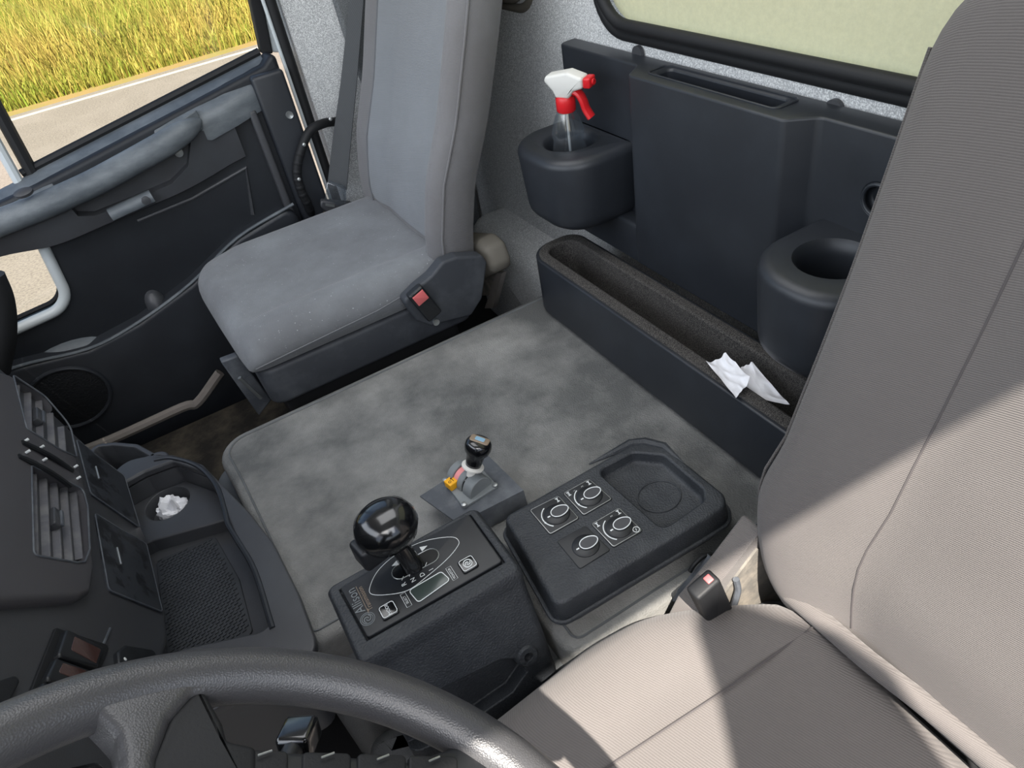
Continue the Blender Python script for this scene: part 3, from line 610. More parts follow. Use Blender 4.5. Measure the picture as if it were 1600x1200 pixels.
bm = BM(); ring = [V((.700, .482+.019*math.cos(t), .378+.019*math.sin(t))) for t in np.linspace(0, 2*math.pi, 24, endpoint=False)]; tube(bm, ring, .0025, 8, True, up=(1, 0, 0)); obj('hole_rim', bm, M['panel'], rp)
bm = BM(); lathe(bm, [(.009, 0), (.009, .004), (.005, .006)], (.711, .482, .376), (-1, 0, 0), 12); obj('bolt', bm, M['satin'], rp)
bm = BM(); ring = [mapf(frP, p.x, p.y, .4555) for p in rpoly([(.885, .728), (.885, .688), (.63, .686), (.63, .728)], .010, 5)]; tube(bm, ring, .0018, 6, True, up=(0, 0, 1)); obj('slot_bezel', bm, M['panel'], rp)
def cupholder(yc, ya, yb, xf, zt, zb, cx, hr):
    b2 = BM(); pillow(b2, rpoly([(ya, .712), (ya, xf), (yb, xf), (yb, .712)], [.004, .078, .078, .004], 9), zb, zt, .016, .03, frP, taper=-.006)
    c_ = BM(); lathe(c_, [(hr*.86, zb+.02), (hr*.9, zt-.02), (hr*.97, zt-.006), (hr*1.12, zt+.002), (hr*1.12, zt+.05)], (cx, yc, 0), (0, 0, 1), 36)
    b2 = boole(b2, [c_]); return obj('cup_holder', b2, M['panel'], rp, sharp=50)
cupholder(1.045, 1.142, .952, .566, .328, .190, .642, .046)
cupholder(.480, .558, .395, .560, .330, .195, .636, .043)
for (a, b_) in ((994, 92), (1303, 176)):
    p = PX(a, b_-20, .737); bm = BM(); pillow(bm, rpoly([(p.y-.012, p.z-.035), (p.y+.012, p.z-.035), (p.y+.012, p.z), (p.y-.012, p.z)], [0, 0, .013, .013], 6), 0, .006, 0, 0, (V((.737, 0, 0)), V((0, 1, 0)), V((0, 0, 1)), V((1, 0, 0))))
    obj('mounting_tab', bm, M['plastic'], rp)
# carpet-lined bin
sbn = thing('storage_bin', 'long black carpet-lined storage bin on the hood below the rear panel', 'storage bin', (.62, .65, 0))
bp_ = rpoly([(1.10, .664), (1.10, .548), (.12, .548), (.12, .664)], [.035, .06, .02, .01], 8)
bm = BM(); pillow(bm, bp_, .0035, .1235, .003, .008, frP)
cut = BM(); pillow(cut, offset(bp_, .006), .012, .3, 0, 0, frP); bm = boole(bm, [cut]); obj('bin_shell', bm, M['panel'], sbn, sharp=50)
bm = BM(); pillow(bm, offset(bp_, .0064), .0145, .127, .003, 0, frP)
cut = BM(); pillow(cut, offset(rpoly([(1.10, .664), (1.10, .548), (.12, .548), (.12, .664)], [.05, .055, .045, .045], 8), .027), .022, .3, 0, .012, frP); bm = boole(bm, [cut]); obj('carpet_liner', bm, M['carpet'], sbn, sharp=50, bevel=.004)

def crumple(c, rad, amp, seed, sub=4, sq=(1, 1, 1)):
    b2 = BM(); bmesh.ops.create_icosphere(b2, subdivisions=sub, radius=1)
    for v in b2.verts:
        n_ = v.co.normalized(); p = n_*1.6+V((seed, seed*2, 0))
        k = 1+amp*(1-2.2*abs(mnoise.noise(p*.9)))+amp*.7*(.5-1.8*abs(mnoise.noise(p*1.9+V((4, 1, 2)))))+amp*.12*mnoise.noise(p*5)
        v.co = V(c)+V((n_.x*sq[0], n_.y*sq[1], n_.z*sq[2]))*rad*k
    return b2
# tissue in the bin: a folded sheet draped over the rim
def sheet(corners, nu, nv, amp, seed, fold):
    A, B, C_, D = [V(c) for c in corners]; b2 = BM(); g = []
    for i in range(nu+1):
        row = []
        for j in range(nv+1):
            s, t = i/nu, j/nv; p = A.lerp(B, s).lerp(D.lerp(C_, s), t)
            n_ = (B-A).cross(D-A).normalized()
            h = amp*(abs(mnoise.noise(V((s*2.2+seed, t*2.2, 0))))*2.4-.6+.25*mnoise.noise(V((s*5, t*5+seed, 1))))+fold(s, t)
            row.append(b2.verts.new(p+n_*h))
        g.append(row)
    for i in range(nu):
        for j in range(nv): b2.faces.new((g[i][j], g[i+1][j], g[i+1][j+1], g[i][j+1]))
    bmesh.ops.solidify(b2, geom=b2.faces[:], thickness=.0012); return b2
tis = thing('paper_tissue', 'white crumpled paper tissue lying in the storage bin', 'tissue', (.61, .52, .11))
q = [PX(1104, 566, .600), PX(1133, 550, .628), PX(1195, 612, .61), PX(1152, 624, .575)]
q = [PZ(1103, 565, .132), PZ(1134, 551, .140), PZ(1172, 590, .142), PZ(1150, 622, .1345)]
bm = sheet(q, 26, 26, .0035, 3, lambda s, t: .006*math.sin(math.pi*s)*(1-t*.5)); obj('upper_fold', bm, M['paper'], tis, sharp=60)
q = [PZ(1158, 576, .128), PZ(1176, 566, .136), PZ(1234, 632, .112), PZ(1160, 620, .118)]
bm = sheet(q, 26, 26, .004, 9, lambda s, t: .006*math.sin(math.pi*t)); obj('lower_fold', bm, M['paper'], tis, sharp=60)

# spray bottle standing in the left cup holder
bt = thing('spray_bottle', 'clear trigger spray bottle with white and red head in the left cup holder', 'spray bottle', (.642, 1.045, .212))
bc = V((.640, 1.052, .2115)); tipax = V((-.03, -.10, 1)).normalized()
bm = BM(); lathe(bm, [(.001, 0), (.028, .001), (.031, .006), (.031, .085), (.029, .105), (.026, .12), (.0285, .135), (.025, .150), (.0165, .172), (.0145, .180)], bc, tipax, 28); bd = obj('bottle_body', bm, M['bottle'], bt)
bm = BM(); lathe(bm, [(.001, .003), (.027, .003), (.029, .008), (.029, .07), (.001, .0705)], bc, tipax, 24); obj('liquid', bm, glassmat('bluish_liquid', 'b4c2d4', .10, .05), bd)
bm = BM(); tube(bm, [bc+tipax*.18, bc+tipax*.10+V((.004, .004, 0)), bc+tipax*.02+V((.012, .01, 0))], .0022, 8); obj('dip_tube', bm, M['white'], bd)
cN = bc+tipax*.174
bm = BM(); lathe(bm, [(.0155, 0), (.0165, .002), (.0165, .022), (.014, .026)], cN, tipax, 28); obj('collar', bm, M['red'], bt)
hd = V((.42, -.90, .02)).normalized(); hs = hd.cross(tipax).normalized(); hu = tipax
frS = (cN+tipax*.024, hd, hu, hs)
hp = [(-.012, .0), (.012, .0), (.022, .012), (.040, .017), (.040, .034), (.012, .043), (-.030, .036), (-.034, .028), (-.018, .012)]
bm = BM(); pillow(bm, rpoly(hp, .005, 4), -.0125, .0125, .005, .005, frS); obj('spray_head', bm, M['white'], bt)
bm = BM(); box(bm, .040, .054, .017, .034, -.010, .010, .003, frS); nz = obj('nozzle', bm, M['red'], bt)
bm = BM(); lathe(bm, [(.005, 0), (.005, .004), (.002, .0045), (.002, .002)], mapf(frS, .053, .0255, 0), hd, 12); obj('nozzle_tip', bm, M['red'], nz)
tg = [mapf(frS, a, b_, 0) for a, b_ in ((.016, .010), (.026, .006), (.034, -.006), (.039, -.020), (.048, -.034))]
bm = BM(); tube(bm, catmull(tg, 5), .006, 10, flat=1.5, up=hs); obj('trigger', bm, M['red'], bt)
# ------------------------------------------------------------------ gear selector
UPX, RTY = V((-1, 0, 0)), V((0, 1, 0))     # lettering reads from the driver's seat: right = +y, up = forwards
gs = thing('gear_selector', 'black gear selector console with big round glossy knob and lettered face', 'gear selector', (.07, .54, 0))
def hring(z, x0, x1, y0, y1, r): return [V((p.x, p.y, z)) for p in rpoly([(x0, y0), (x1, y0), (x1, y1), (x0, y1)], r, 5)]
bm = BM(); loft(bm, [hring(-.16, -.03, .165, .415, .60, .02), hring(-.05, -.032, .168, .432, .606, .016), hring(.0, -.034, .170, .450, .612, .014), hring(.080, -.038, .172, .484, .613, .012), hring(.083, -.039, .173, .486, .614, .010), hring(.094, -.039, .173, .488, .613, .010), hring(.100, -.035, .169, .493, .609, .008)])
sp0, spn = V((.07, .455, .0)), V((0, -.92, .39)).normalized()
cuts = []
c1 = BM(); q = [PP(*p, sp0, spn) for p in ((560, 1125), (690, 1072), (780, 1028), (806, 1026), (822, 1048), (800, 1080), (700, 1150), (590, 1200))]
loft(c1, [[p+spn*.05 for p in q], [p-spn*.02 for p in q]]); cuts.append(c1)
pl = [PZ(*p, .1) for p in ((529, 921), (573, 1001), (789, 878), (735, 803))]
c2 = BM(); loft(c2, [[p+V((0, 0, .05)) for p in pl], [p-V((0, 0, .006)) for p in pl]]); cuts.append(c2)
bm = boole(bm, cuts); obj('housing', bm, M['leatherette'], gs, bevel=.0035)
def shrink(pts, f): c = sum(pts, V((0, 0, 0)))/len(pts); return [c+(p-c)*f for p in pts]
def plate(pts, z0, z1, r, rt): b2 = BM(); pillow(b2, rpoly([(p.x, p.y) for p in pts], r, 4), z0, z1, rt); return b2
fp = shrink(pl, .975); fpl = obj('face_plate', plate(fp, .0945, .103, .004, .0015), M['satin'], gs)
ZF = .1033
def PF(x, y): return PZ(x, y, ZF)
dm = catmull([PF(*p) for p in ((580, 928), (579, 914), (592, 890), (620, 866), (661, 846), (704, 839), (717, 846), (712, 858), (696, 876), (668, 900), (638, 922), (606, 929))], 6, True)
bm = BM(); tube(bm, dm, .0004, 5, True); obj('gate_outline', bm, M['print'], fpl)
a, b_ = PF(626, 893), PF(672, 869); d = (b_-a).normalized(); pd = V((-d.y, d.x, 0))
ring = [(p.x, p.y) for p in [a+pd*.011*math.cos(t)-d*.011*math.sin(t) for t in np.linspace(0, math.pi, 9)]+[b_-pd*.011*math.cos(t)+d*.011*math.sin(t) for t in np.linspace(0, math.pi, 9)]]
bm = BM(); pillow(bm, [V(p) for p in ring], ZF-.002, ZF+.0004); obj('gate_slot', bm, M['gloss'], fpl)
bm = BM(); tube(bm, [V((p[0], p[1], ZF+.0003)) for p in ring], .0006, 5, True); obj('slot_rim', bm, M['metal'], fpl)
bm = BM()
for s, p in (('R', (631.5, 913)), ('N', (646, 906)), ('D', (660, 898)), ('1', (674, 890))): text(bm, s, .0085, PF(*p), RTY, UPX)
for s, p in (('R', (631.5, 905)), ('N', (643, 899)), ('D', (657, 891)), ('L', (668, 883))):
    q = PF(*p); tube(bm, [q+V((-.003, .0, .0004)), q+V((.001, .004, .0004))], .0004, 4)
q = PF(662, 856); slabpoly(bm, [q+V((-.004, -.004, 0)), q+V((-.004, .004, 0)), q+V((.005, 0, 0))], (0, 0, .0005)); q = PF(617, 882); slabpoly(bm, [q+V((.004, -.004, 0)), q+V((.004, .004, 0)), q+V((-.004, 0, 0))], (0, 0, .0005))
obj('position_letters', bm, M['print'], fpl)
bm = BM(); text(bm, 'Allison', .017, PF(556, 939), RTY, UPX, sx=.85); obj('maker_lettering', bm, M['greycast'], fpl)
bm = BM(); text(bm, 'Transmission', .0085, PF(571, 935), RTY, UPX, sx=.85); q = PF(566, 937); box(bm, q.x-.0003, q.x+.0003, q.y-.022, q.y+.022, ZF, ZF+.0005); obj('maker_lettering', bm, M['gold'], fpl)
q = PF(574.5, 967); bm = BM()
for r in (.0085, .0065): tube(bm, [q+V((r*math.cos(t), r*math.sin(t), 0)) for t in np.linspace(0, 6.283, 28, endpoint=False)], .0005, 5, True)
for s in (0, math.pi): tube(bm, [q+V(((.001+.0042*k/14)*math.cos(s+k*.3), (.001+.0042*k/14)*math.sin(s+k*.3), 0)) for k in range(15)], .0007, 5)
obj('swirl_emblem', bm, M['greycast'], fpl)
def button(px_, sz, nm):
    q = PF(*px_); b2 = BM(); pillow(b2, rpoly([(q.x-sz, q.y-sz*.95), (q.x+sz, q.y-sz*.95), (q.x+sz, q.y+sz*.95), (q.x-sz, q.y+sz*.95)], .003, 4), ZF-.002, ZF+.003, .0015); o = obj(nm, b2, M['gloss'], gs)
    b2 = BM(); tube(b2, [V((p.x, p.y, ZF+.003)) for p in rpoly([(q.x-sz*.85, q.y-sz*.8), (q.x+sz*.85, q.y-sz*.8), (q.x+sz*.85, q.y+sz*.8), (q.x-sz*.85, q.y+sz*.8)], .003, 4)], .0005, 5, True); obj('button_rim', b2, M['print'], o)
    return o, q+V((0, 0, .0032))
o, q = button((607.5, 954.5), .0105, 'mode_button'); bm = BM(); text(bm, 'MODE', .0058, q, RTY, UPX); obj('button_lettering', bm, M['print'], o)
o, q = button((731.5, 882.5), .0105, 'monitor_button'); bm = BM()
tube(bm, [q+V((.0055*math.cos(t), .0055*math.sin(t), 0)) for t in np.linspace(0, 6.283, 24, endpoint=False)], .0006, 5, True)
for s in (0, math.pi): tube(bm, [q+V(((.0008+.003*k/12)*math.cos(s+k*.3), (.0008+.003*k/12)*math.sin(s+k*.3), 0)) for k in range(13)], .0006, 5)
obj('button_emblem', bm, M['print'], o)
for s, p in (('SELECT', (634.5, 937.5)), ('MONITOR', (706, 896))):
    q = PF(*p); bm = BM(); text(bm, s, .0042, q, RTY, UPX, sx=.9)
    tube(bm, [V((q.x+a, q.y+b_, ZF+.0003)) for a, b_ in ((-.0032, -.0105), (.0032, -.0105), (.0032, .0105), (-.0032, .0105))], .0003, 4, True); obj('caption', bm, M['print'], fpl)
lc = [PF(*p) for p in ((638.6, 923.5), (689.6, 893.7), (703.8, 906.5), (654, 942))]
obj('display', plate(lc, ZF-.001, ZF+.0008, .003, .0004), M['lcd'], gs)
bm = BM(); tube(bm, [V((p.x, p.y, ZF+.0008)) for p in rpoly([(p.x, p.y) for p in lc], .004, 4)], .0006, 5, True); obj('display_rim', bm, M['print'], fpl)
# knob
kb = PF(646, 884); kc = PZ(605, 826, .166)
bm = BM(); tube(bm, [kb-V((0, 0, .004)), kb.lerp(kc, .35), kb.lerp(kc, .95)], [.014, .0115, .014], 16); obj('lever_stem', bm, M['gloss'], gs)
ka = (kc-kb).normalized(); ka = (ka+V((0, 0, 1.4))).normalized()
bm = BM(); lathe(bm, [(.001, -.022), (.022, -.021), (.033, -.014), (.039, .000), (.0385, .010), (.034, .021), (.024, .029), (.012, .032), (.001, .0328)], kc, ka, 36, 1.0, .95, (1, 0, 0)); kn = obj('lever_knob', bm, M['gloss'], gs, sharp=60)
bc_ = PZ(577, 858, .150); bm = BM(); box(bm, -.017, .017, -.016, .016, -.018, .016, .006, (bc_, V((1, .2, 0)).normalized(), V((-.2, 1, 0)).normalized(), V((0, 0, 1)))); obj('release_trigger', bm, M['satin'], kn)
p = PP(822, 1022, sp0, spn); bm = BM(); lathe(bm, [(.017, -.02), (.015, .004), (.012, .008), (.006, .008), (.005, .004), (.001, .004)], p, spn, 20); bo = obj('screw_boss', bm, M['leatherette'], gs)
bm = BM(); lathe(bm, [(.0045, .004), (.0045, .0065), (.002, .0055)], p, spn, 6); obj('screw', bm, M['satin'], bo)

# ------------------------------------------------------------------ hand brake lever on its bracket
hb = thing('parking_brake_lever', 'small black-knobbed parking brake lever on a grey bent bracket', 'brake lever', (.19, .70, 0))
ZB = .036
c4 = [PZ(*p, ZB) for p in ((656, 775), (716, 818), (818, 766), (760, 709))]
bm = BM(); slabpoly(bm, c4, (0, 0, -.003)); near = (c4[1], c4[2]); 
slabpoly(bm, [near[0], near[1], near[1]+V((0, -.004, -.034)), near[0]+V((0, -.004, -.034))], (0, .003, 0)); slabpoly(bm, [c4[0].lerp(c4[3], .25), c4[3], V((c4[3].x, c4[3].y, .001)), V((c4[0].lerp(c4[3], .25).x, c4[0].lerp(c4[3], .25).y, .001))], (0, -.003, 0)); obj('bracket', bm, M['greymetal'], hb, bevel=.0012)
bp4 = [PZ(*p, ZB) for p in ((693, 753), (725, 796), (779, 762), (749, 729))]
obj('base_plate', plate(bp4, ZB+.0002, ZB+.004, .003, .001), M['greycast'], hb)
for p in (bp4[0], bp4[1], bp4[2]):
    c = shrink(bp4, .9)[bp4.index(p)]; bm = BM(); lathe(bm, [(.0042, ZB+.004), (.0042, ZB+.007), (.002, ZB+.008)], (c.x, c.y, 0), (0, 0, 1), 12); obj('screw', bm, M['metal'], hb)
cs = PZ(752, 766, ZB+.006); ay = (PZ(716, 738, ZB+.006)-cs); ay.z = 0; Ltot = ay.length; ay.normalize()
def seg(a, b_, r, m, nm):
    b2 = BM(); n = 28; lathe(b2, [(r-.001, a*Ltot), (r, a*Ltot+.001), (r, b_*Ltot-.001), (r-.001, b_*Ltot)], cs, ay, 32); bmesh.ops.bisect_plane(b2, geom=b2.verts[:]+b2.edges[:]+b2.faces[:], plane_co=(0, 0, ZB+.001), plane_no=(0, 0, -1), clear_outer=True); return obj(nm, b2, m, hb, sharp=30)
seg(0, .34, .0205, M['greycast'], 'cam_housing'); seg(.34, .40, .019, M['gloss'], 'lever_slot'); seg(.40, .60, .0205, M['greycast'], 'cam_housing'); seg(.60, .80, .0185, M['pink'], 'warning_band'); seg(.80, 1.02, .0215, M['greycast'], 'cam_housing')
L0 = cs+ay*(.37*Ltot)+V((0, 0, .017)); L1 = PY(749, 690, L0.y); la = (L1-L0).normalized(); LL = (L1-L0).length
bm = BM(); lathe(bm, [(.006, 0), (.0065, LL*.14), (.010, LL*.2), (.0165, LL*.26), (.0165, LL*.30), (.011, LL*.33)], L0, la, 24); obj('collar', bm, M['white'], hb)
bm = BM(); lathe(bm, [(.0115, LL*.32), (.0125, LL*.48), (.0135, LL*.62), (.018, LL*.72), (.0198, LL*.85), (.0188, LL*.97), (.0155, LL*1.04), (.001, LL*1.05)], L0, la, 28); kn = obj('lever_knob', bm, M['gloss'], hb, sharp=60)
tp = L0+la*(LL*1.05); kx = V((1, -.9, 0)); kx = (kx-la*kx.dot(la)).normalized(); bm = BM(); fk = (tp, kx, la.cross(kx).normalized(), la)
pillow(bm, rpoly([(-.014, -.0085), (.014, -.0085), (.014, .0085), (-.014, .0085)], .004, 4), -.003, .0012, .0006, 0, fk); cp = obj('knob_plate', bm, M['gold'], kn)
bm = BM(); pillow(bm, rpoly([(-.007, -.005), (.007, -.005), (.007, .005), (-.007, .005)], .002, 3), .001, .0016, 0, 0, fk); obj('knob_symbol', bm, M['blue'], cp)
q = PZ(706, 755, ZB+.010); bm = BM(); fk = (q, ay, V((ay.y, -ay.x, 0)), V((0, 0, 1))); box(bm, -.008, .008, -.008, .008, -.006, .006, .001, fk); yt = obj('locking_tab', bm, M['yellow'], hb)
bm = BM(); tube(bm, [mapf(fk, a, b_, .0062) for a, b_ in ((-.004, .002), (.004, .002))], .0005, 4); tube(bm, [mapf(fk, a, b_, .0062) for a, b_ in ((.002, .004), (.004, .002), (.002, .0))], .0005, 4); tube(bm, [mapf(fk, -.001+.002*math.cos(t), -.003+.002*math.sin(t), .0062) for t in np.linspace(0, 6.28, 12, endpoint=False)], .0004, 4, True); obj('tab_symbol', bm, M['gloss'], yt)

# ------------------------------------------------------------------ switch panel
sw = thing('switch_panel', 'black console panel with four rotary switches and an open tray', 'switch panel', (.31, .52, 0))
ZS = .060
so_ = [PZ(*p, ZS) for p in ((780, 806), (866, 956), (1108, 812), (1140, 792), (1138, 770), (1040, 692), (1008, 687), (985, 690))]
ring = rpoly([(p.x, p.y) for p in so_], [.016, .016, .022, .022, .022, .022, .02, .018], 5)
rec = [PZ(*p, ZS) for p in ((934, 736), (989, 707), (1036, 711), (1098, 764), (1100, 781), (1036, 826))]
cut = BM(); rr_ = rpoly([(p.x, p.y) for p in rec], .012, 5); pillow(cut, rr_, ZS-.020, ZS+.03, 0, .006, taper=-.003)
rc_ = sum(ring, V((0, 0)))/len(ring); bm = BM(); pillow(bm, [rc_+(p-rc_)*.90 for p in ring], .001, .0235); obj('panel_base', bm, M['plastic'], sw)
b2 = BM(); pillow(b2, ring, .024, ZS, .006, .003, taper=.004)
bm = boole(b2, [cut]); obj('panel_body', bm, M['leatherette'], sw, bevel=.0025)
bm = BM(); tube(bm, [V((p.x, p.y, .0275)) for p in offset(ring, -.001)], .0035, 8, True, up=(0, 0, 1)); obj('panel_lip', bm, M['leatherette'], sw)
c = PZ(1030, 775, ZS-.019); bm = BM(); tube(bm, [c+V((.030*math.cos(t), .027*math.sin(t), 0)) for t in np.linspace(0, 6.283, 40, endpoint=False)], .0012, 6, True); obj('tray_ring', bm, M['leatherette'], sw)
bw_ = [PZ(*p, ZS) for p in ((920, 724), (985, 692), (1008, 690), (1038, 697), (1068, 722))]
bm = BM(); tube(bm, [p-V((0, 0, .002)) for p in bw_], [.001, .0065, .007, .0065, .001], 8, flat=1.1); obj('tray_lip', bm, M['leatherette'], sw)
tiles = [((826.5, 798), (873, 774.7), (906, 810.7), (859.5, 837)), ((879, 771.7), (921, 748.5), (957.7, 780.7), (912, 807)), ((923, 819.7), (967.5, 793.5), (1005, 830), (958.5, 857)), ((870, 846.7), (915, 822), (954, 860), (906, 890))]
def glyph(bm_, q, s, both):
    # axle seen from above: a bar with two wheels
    for a, b_ in (((-s, 0), (s, 0)), ((-s, -s*.7), (-s, s*.7)), ((s, -s*.7), (s, s*.7)))+((((0, -s*.5), (0, s*.5)),) if both else ()):
        A, B = q+V((a[1], a[0], .0003)), q+V((b_[1], b_[0], .0003)); d = (B-A).normalized(); e = V((-d.y, d.x, 0))*.0007
        slabpoly(bm_, [A+e, B+e, B-e, A-e], (0, 0, .0003))
for i, tl in enumerate(tiles):
    q4 = [PZ(*p, ZS) for p in tl]; c = sum(q4, V((0, 0, 0)))/4; ZT = ZS+.0015
    o = obj('rotary_switch', plate(q4, ZS-.002, ZT, .003, .0008), M['satin'], sw)
    if i < 3: bm = BM(); tube(bm, [V((p.x, p.y, ZT)) for p in rpoly([(p.x, p.y) for p in shrink(q4, .95)], .003, 4)], .0005, 5, True); obj('switch_border', bm, M['metal'], o)
    kc_ = V((c.x+.003, c.y-.002, ZT)); vx = (q4[1]-q4[0]).normalized()
    bm = BM(); lathe(bm, [(.0175, -.001), (.0172, .001), (.0155, .0022), (.001, .0022)], kc_, (0, 0, 1), 28, 1.05, 1.0, (1, 0, 0)); kk = obj('switch_knob', bm, M['satin'], o)
    gc = kc_+vx*.003
    vy = V((-vx.y, vx.x, 0))
    gr = [(gc+vx*(.0125*math.cos(t)+.002)+vy*(.0085*math.sin(t)*(1-.12*math.cos(t)))+V((0, 0, .0022))) for t in np.linspace(0, 6.283, 32, endpoint=False)]
    bm = BM(); loft(bm, [gr, [gc+(p-gc)*.97+V((0, 0, .002)) for p in gr]]); obj('finger_grip', bm, M['plastic'], kk)
    bm = BM(); tube(bm, [p+V((0, 0, .002)) for p in gr], .0007, 6, True)
    A = kc_-vx*.0138+V((0, 0, .0024)); slabpoly(bm, [A+vy*.0009, A+vx*.004+vy*.0009, A+vx*.004-vy*.0009, A-vy*.0009], (0, 0, .0004)); obj('grip_outline', bm, M['print'], kk)
    if i < 3:
        def mark(nm, b_):
            for v_ in b_.verts: v_.co.z = max(v_.co.z, ZT+.0001)
            obj(nm, b_, M['print'], o)
        bm = BM(); tube(bm, [kc_+V((.0205*math.cos(t), .0205*math.sin(t), .0003)) for t in np.linspace(math.radians(115), math.radians(225), 16)], .0008, 5); mark('scale_arc', bm)
        gq = shrink(q4, .74); bm = BM(); glyph(bm, gq[1], .0030, False); mark('axle_symbol', bm)
        if i: bm = BM(); glyph(bm, gq[0], .0030, i == 1); mark('axle_symbol', bm)
        if i != 2:
            z0_ = gq[3].lerp(gq[0], .35); bm = BM(); tube(bm, [z0_+V((.0011*math.cos(t), .0011*math.sin(t), ZT-ZS+.0002)) for t in np.linspace(0, 6.28, 12, endpoint=False)], .0003, 4, True); mark('zero_mark', bm)
        if i: bm = BM(); text(bm, '2', .0042, gq[1].lerp(gq[0], .33)+V((0, 0, ZT-ZS)), RTY, UPX); mark('numeral', bm)
        if i == 1: bm = BM(); text(bm, '1', .0042, gq[0].lerp(gq[1], .28)+V((0, 0, ZT-ZS)), RTY, UPX); mark('numeral', bm)
        if i == 2:
            z0_ = gq[2]+V((0, 0, ZT-ZS)); bm = BM(); tube(bm, [z0_+V((.0042*math.cos(t), .0042*math.sin(t), .0002)) for t in np.linspace(0, 6.28, 20, endpoint=False)], .0005, 4, True); tube(bm, [z0_+V((-.001, -.002, .0002)), z0_+V((.0008, 0, .0002)), z0_+V((-.0008, 0, .0002)), z0_+V((.001, .002, .0002))], .0004, 4); mark('slip_symbol', bm)

# ------------------------------------------------------------------ console tray beside the dashboard
ct_ = thing('console_tray', 'black moulded console tray with cup hole between dashboard and hood', 'console tray', (-.19, .86, FZ))
ZR = .012
to = [PZ(*p, ZR) for p in ((200, 722), (238, 714), (272, 713), (318, 728), (346, 757), (390, 802), (428, 850), (468, 930), (494, 1000))]
tail = [V((-.085, .60, ZR)), V((-.302, .60, ZR)), V((-.302, 1.135, ZR))]
ring = rpoly([(p.x, p.y) for p in to+tail], [.03, .02, .03, .04, .05, .05, .05, .05, .04, .02, .01, .01], 4)
bring = rpoly([(-.300, 1.13), (-.19, 1.12), (-.145, 1.056), (-.125, .985), (-.112, .90), (-.108, .80), (-.106, .61), (-.300, .61)], .02, 4)
inn = [PZ(*p, ZR) for p in ((226, 740), (272, 723), (318, 739), (343, 766), (352, 798), (372, 850), (402, 905), (428, 985), (290, 1015))]
inn = [(p.x, p.y) for p in inn]+[(-.285, .72), (-.285, 1.105)]; innr = rpoly(inn, .014, 4)
c1 = BM(); pillow(c1, innr, -.10, .1)
b1 = BM(); pillow(b1, bring, -.16, .001); obj('tray_body', boole(b1, [c1]), M['plastic'], ct_, sharp=45)
c1 = BM(); pillow(c1, innr, -.10, .1)
b1 = BM(); pillow(b1, ring, .0015, ZR+.005, .003, .002); obj('tray_top', boole(b1, [c1]), M['plastic'], ct_, bevel=.004, sharp=45)
cc_ = PZ(262, 786, -.034)
b1 = BM(); shp = [(x, y) for x, y in inn if y > .965]; n0 = PZ(357, 812, -.034); n1 = PZ(238, 845, -.034)
pillow(b1, rpoly([inn[10], inn[0], inn[1], inn[2], inn[3], (n0.x+.004, n0.y), (n1.x, n1.y), (-.285, n1.y)], .006, 3), -.098, -.034, .003)
c3 = BM(); lathe(c3, [(.034, -.092), (.036, -.04), (.039, -.032), (.041, 0)], (cc_.x, cc_.y, 0), (0, 0, 1), 32)
obj('cup_shelf', boole(b1, [c3]), M['plastic'], ct_, bevel=.003, sharp=45)
b1 = BM(); pillow(b1, innr, -.10, -.060); obj('tray_floor', b1, M['plastic'], ct_)
rim = [PZ(*p, ZR) for p in ((244, 722), (272, 719), (312, 732), (340, 762), (353, 800), (358, 822), (372, 846), (400, 895), (428, 985))]
bm = BM(); tube(bm, catmull([p+V((0, 0, .0045)) for p in rim], 5), .0042, 8); obj('tray_rim', bm, M['panel'], ct_)
mm_ = mat('tray_mat', '33363a', .6, .2, 400, .4, '4b4e52', .3, 20)
mt = [PZ(*p, -.058) for p in ((244, 876), (336, 838), (374, 905), (396, 990), (300, 1030), (262, 1030))]
bm = BM(); pillow(bm, rpoly([(p.x, p.y) for p in mt], .008, 4), -.0595, -.057, .001)
xs = [p.x for p in mt]; ys = [p.y for p in mt]
def inside(x, y):
    r_ = False; j = len(mt)-1
    for i in range(len(mt)):
        if (mt[i].y > y) != (mt[j].y > y) and x < (mt[j].x-mt[i].x)*(y-mt[i].y)/(mt[j].y-mt[i].y)+mt[i].x: r_ = not r_
        j = i
    return r_
yy = min(ys); row = 0
while yy < max(ys):
    xx = min(xs)+(row % 2)*.0045
    while xx < max(xs):
        if inside(xx, yy) and inside(xx-.005, yy) and inside(xx+.006, yy+.004) and inside(xx, yy-.004): slabpoly(bm, [V((xx-.0032, yy-.0012, -.0575)), V((xx+.0024, yy-.0002, -.0575)), V((xx+.0032, yy+.0018, -.0575)), V((xx-.0024, yy+.0008, -.0575))], (0, 0, .0022))
        xx += .009
    yy += .0055; row += 1
obj('ribbed_mat', bm, mm_, ct_)
# second pocket at the far end
so2 = [PZ(*p, ZR) for p in ((140, 694), (180, 690), (215, 693), (250, 712), (255, 722))]
pk2 = rpoly([(p.x, p.y) for p in so2]+[(-.20, 1.15), (-.33, 1.15)], [.03, .03, .03, .03, .03, .03, .03], 5)
bm = BM(); pi_ = offset(pk2, .010); loft(bm, [[V((p.x, p.y, z)) for p in rg_] for rg_, z in ((pk2, -.12), (pk2, ZR-.002), (offset(pk2, .002), ZR), (offset(pk2, .008), ZR), (pi_, ZR-.003), (pi_, -.08))]); obj('far_pocket', bm, M['plastic'], ct_, bevel=.003)
ti = crumple((cc_.x+.003, cc_.y-.004, -.058), .021, .42, 5.3, 4, (.95, .80, 1.35))
tag(obj('crumpled_tissue', ti, M['paper'], origin=(cc_.x, cc_.y, -.09), sharp=25), 'crumpled white tissue ball in the cup hole of the console tray', 'tissue')

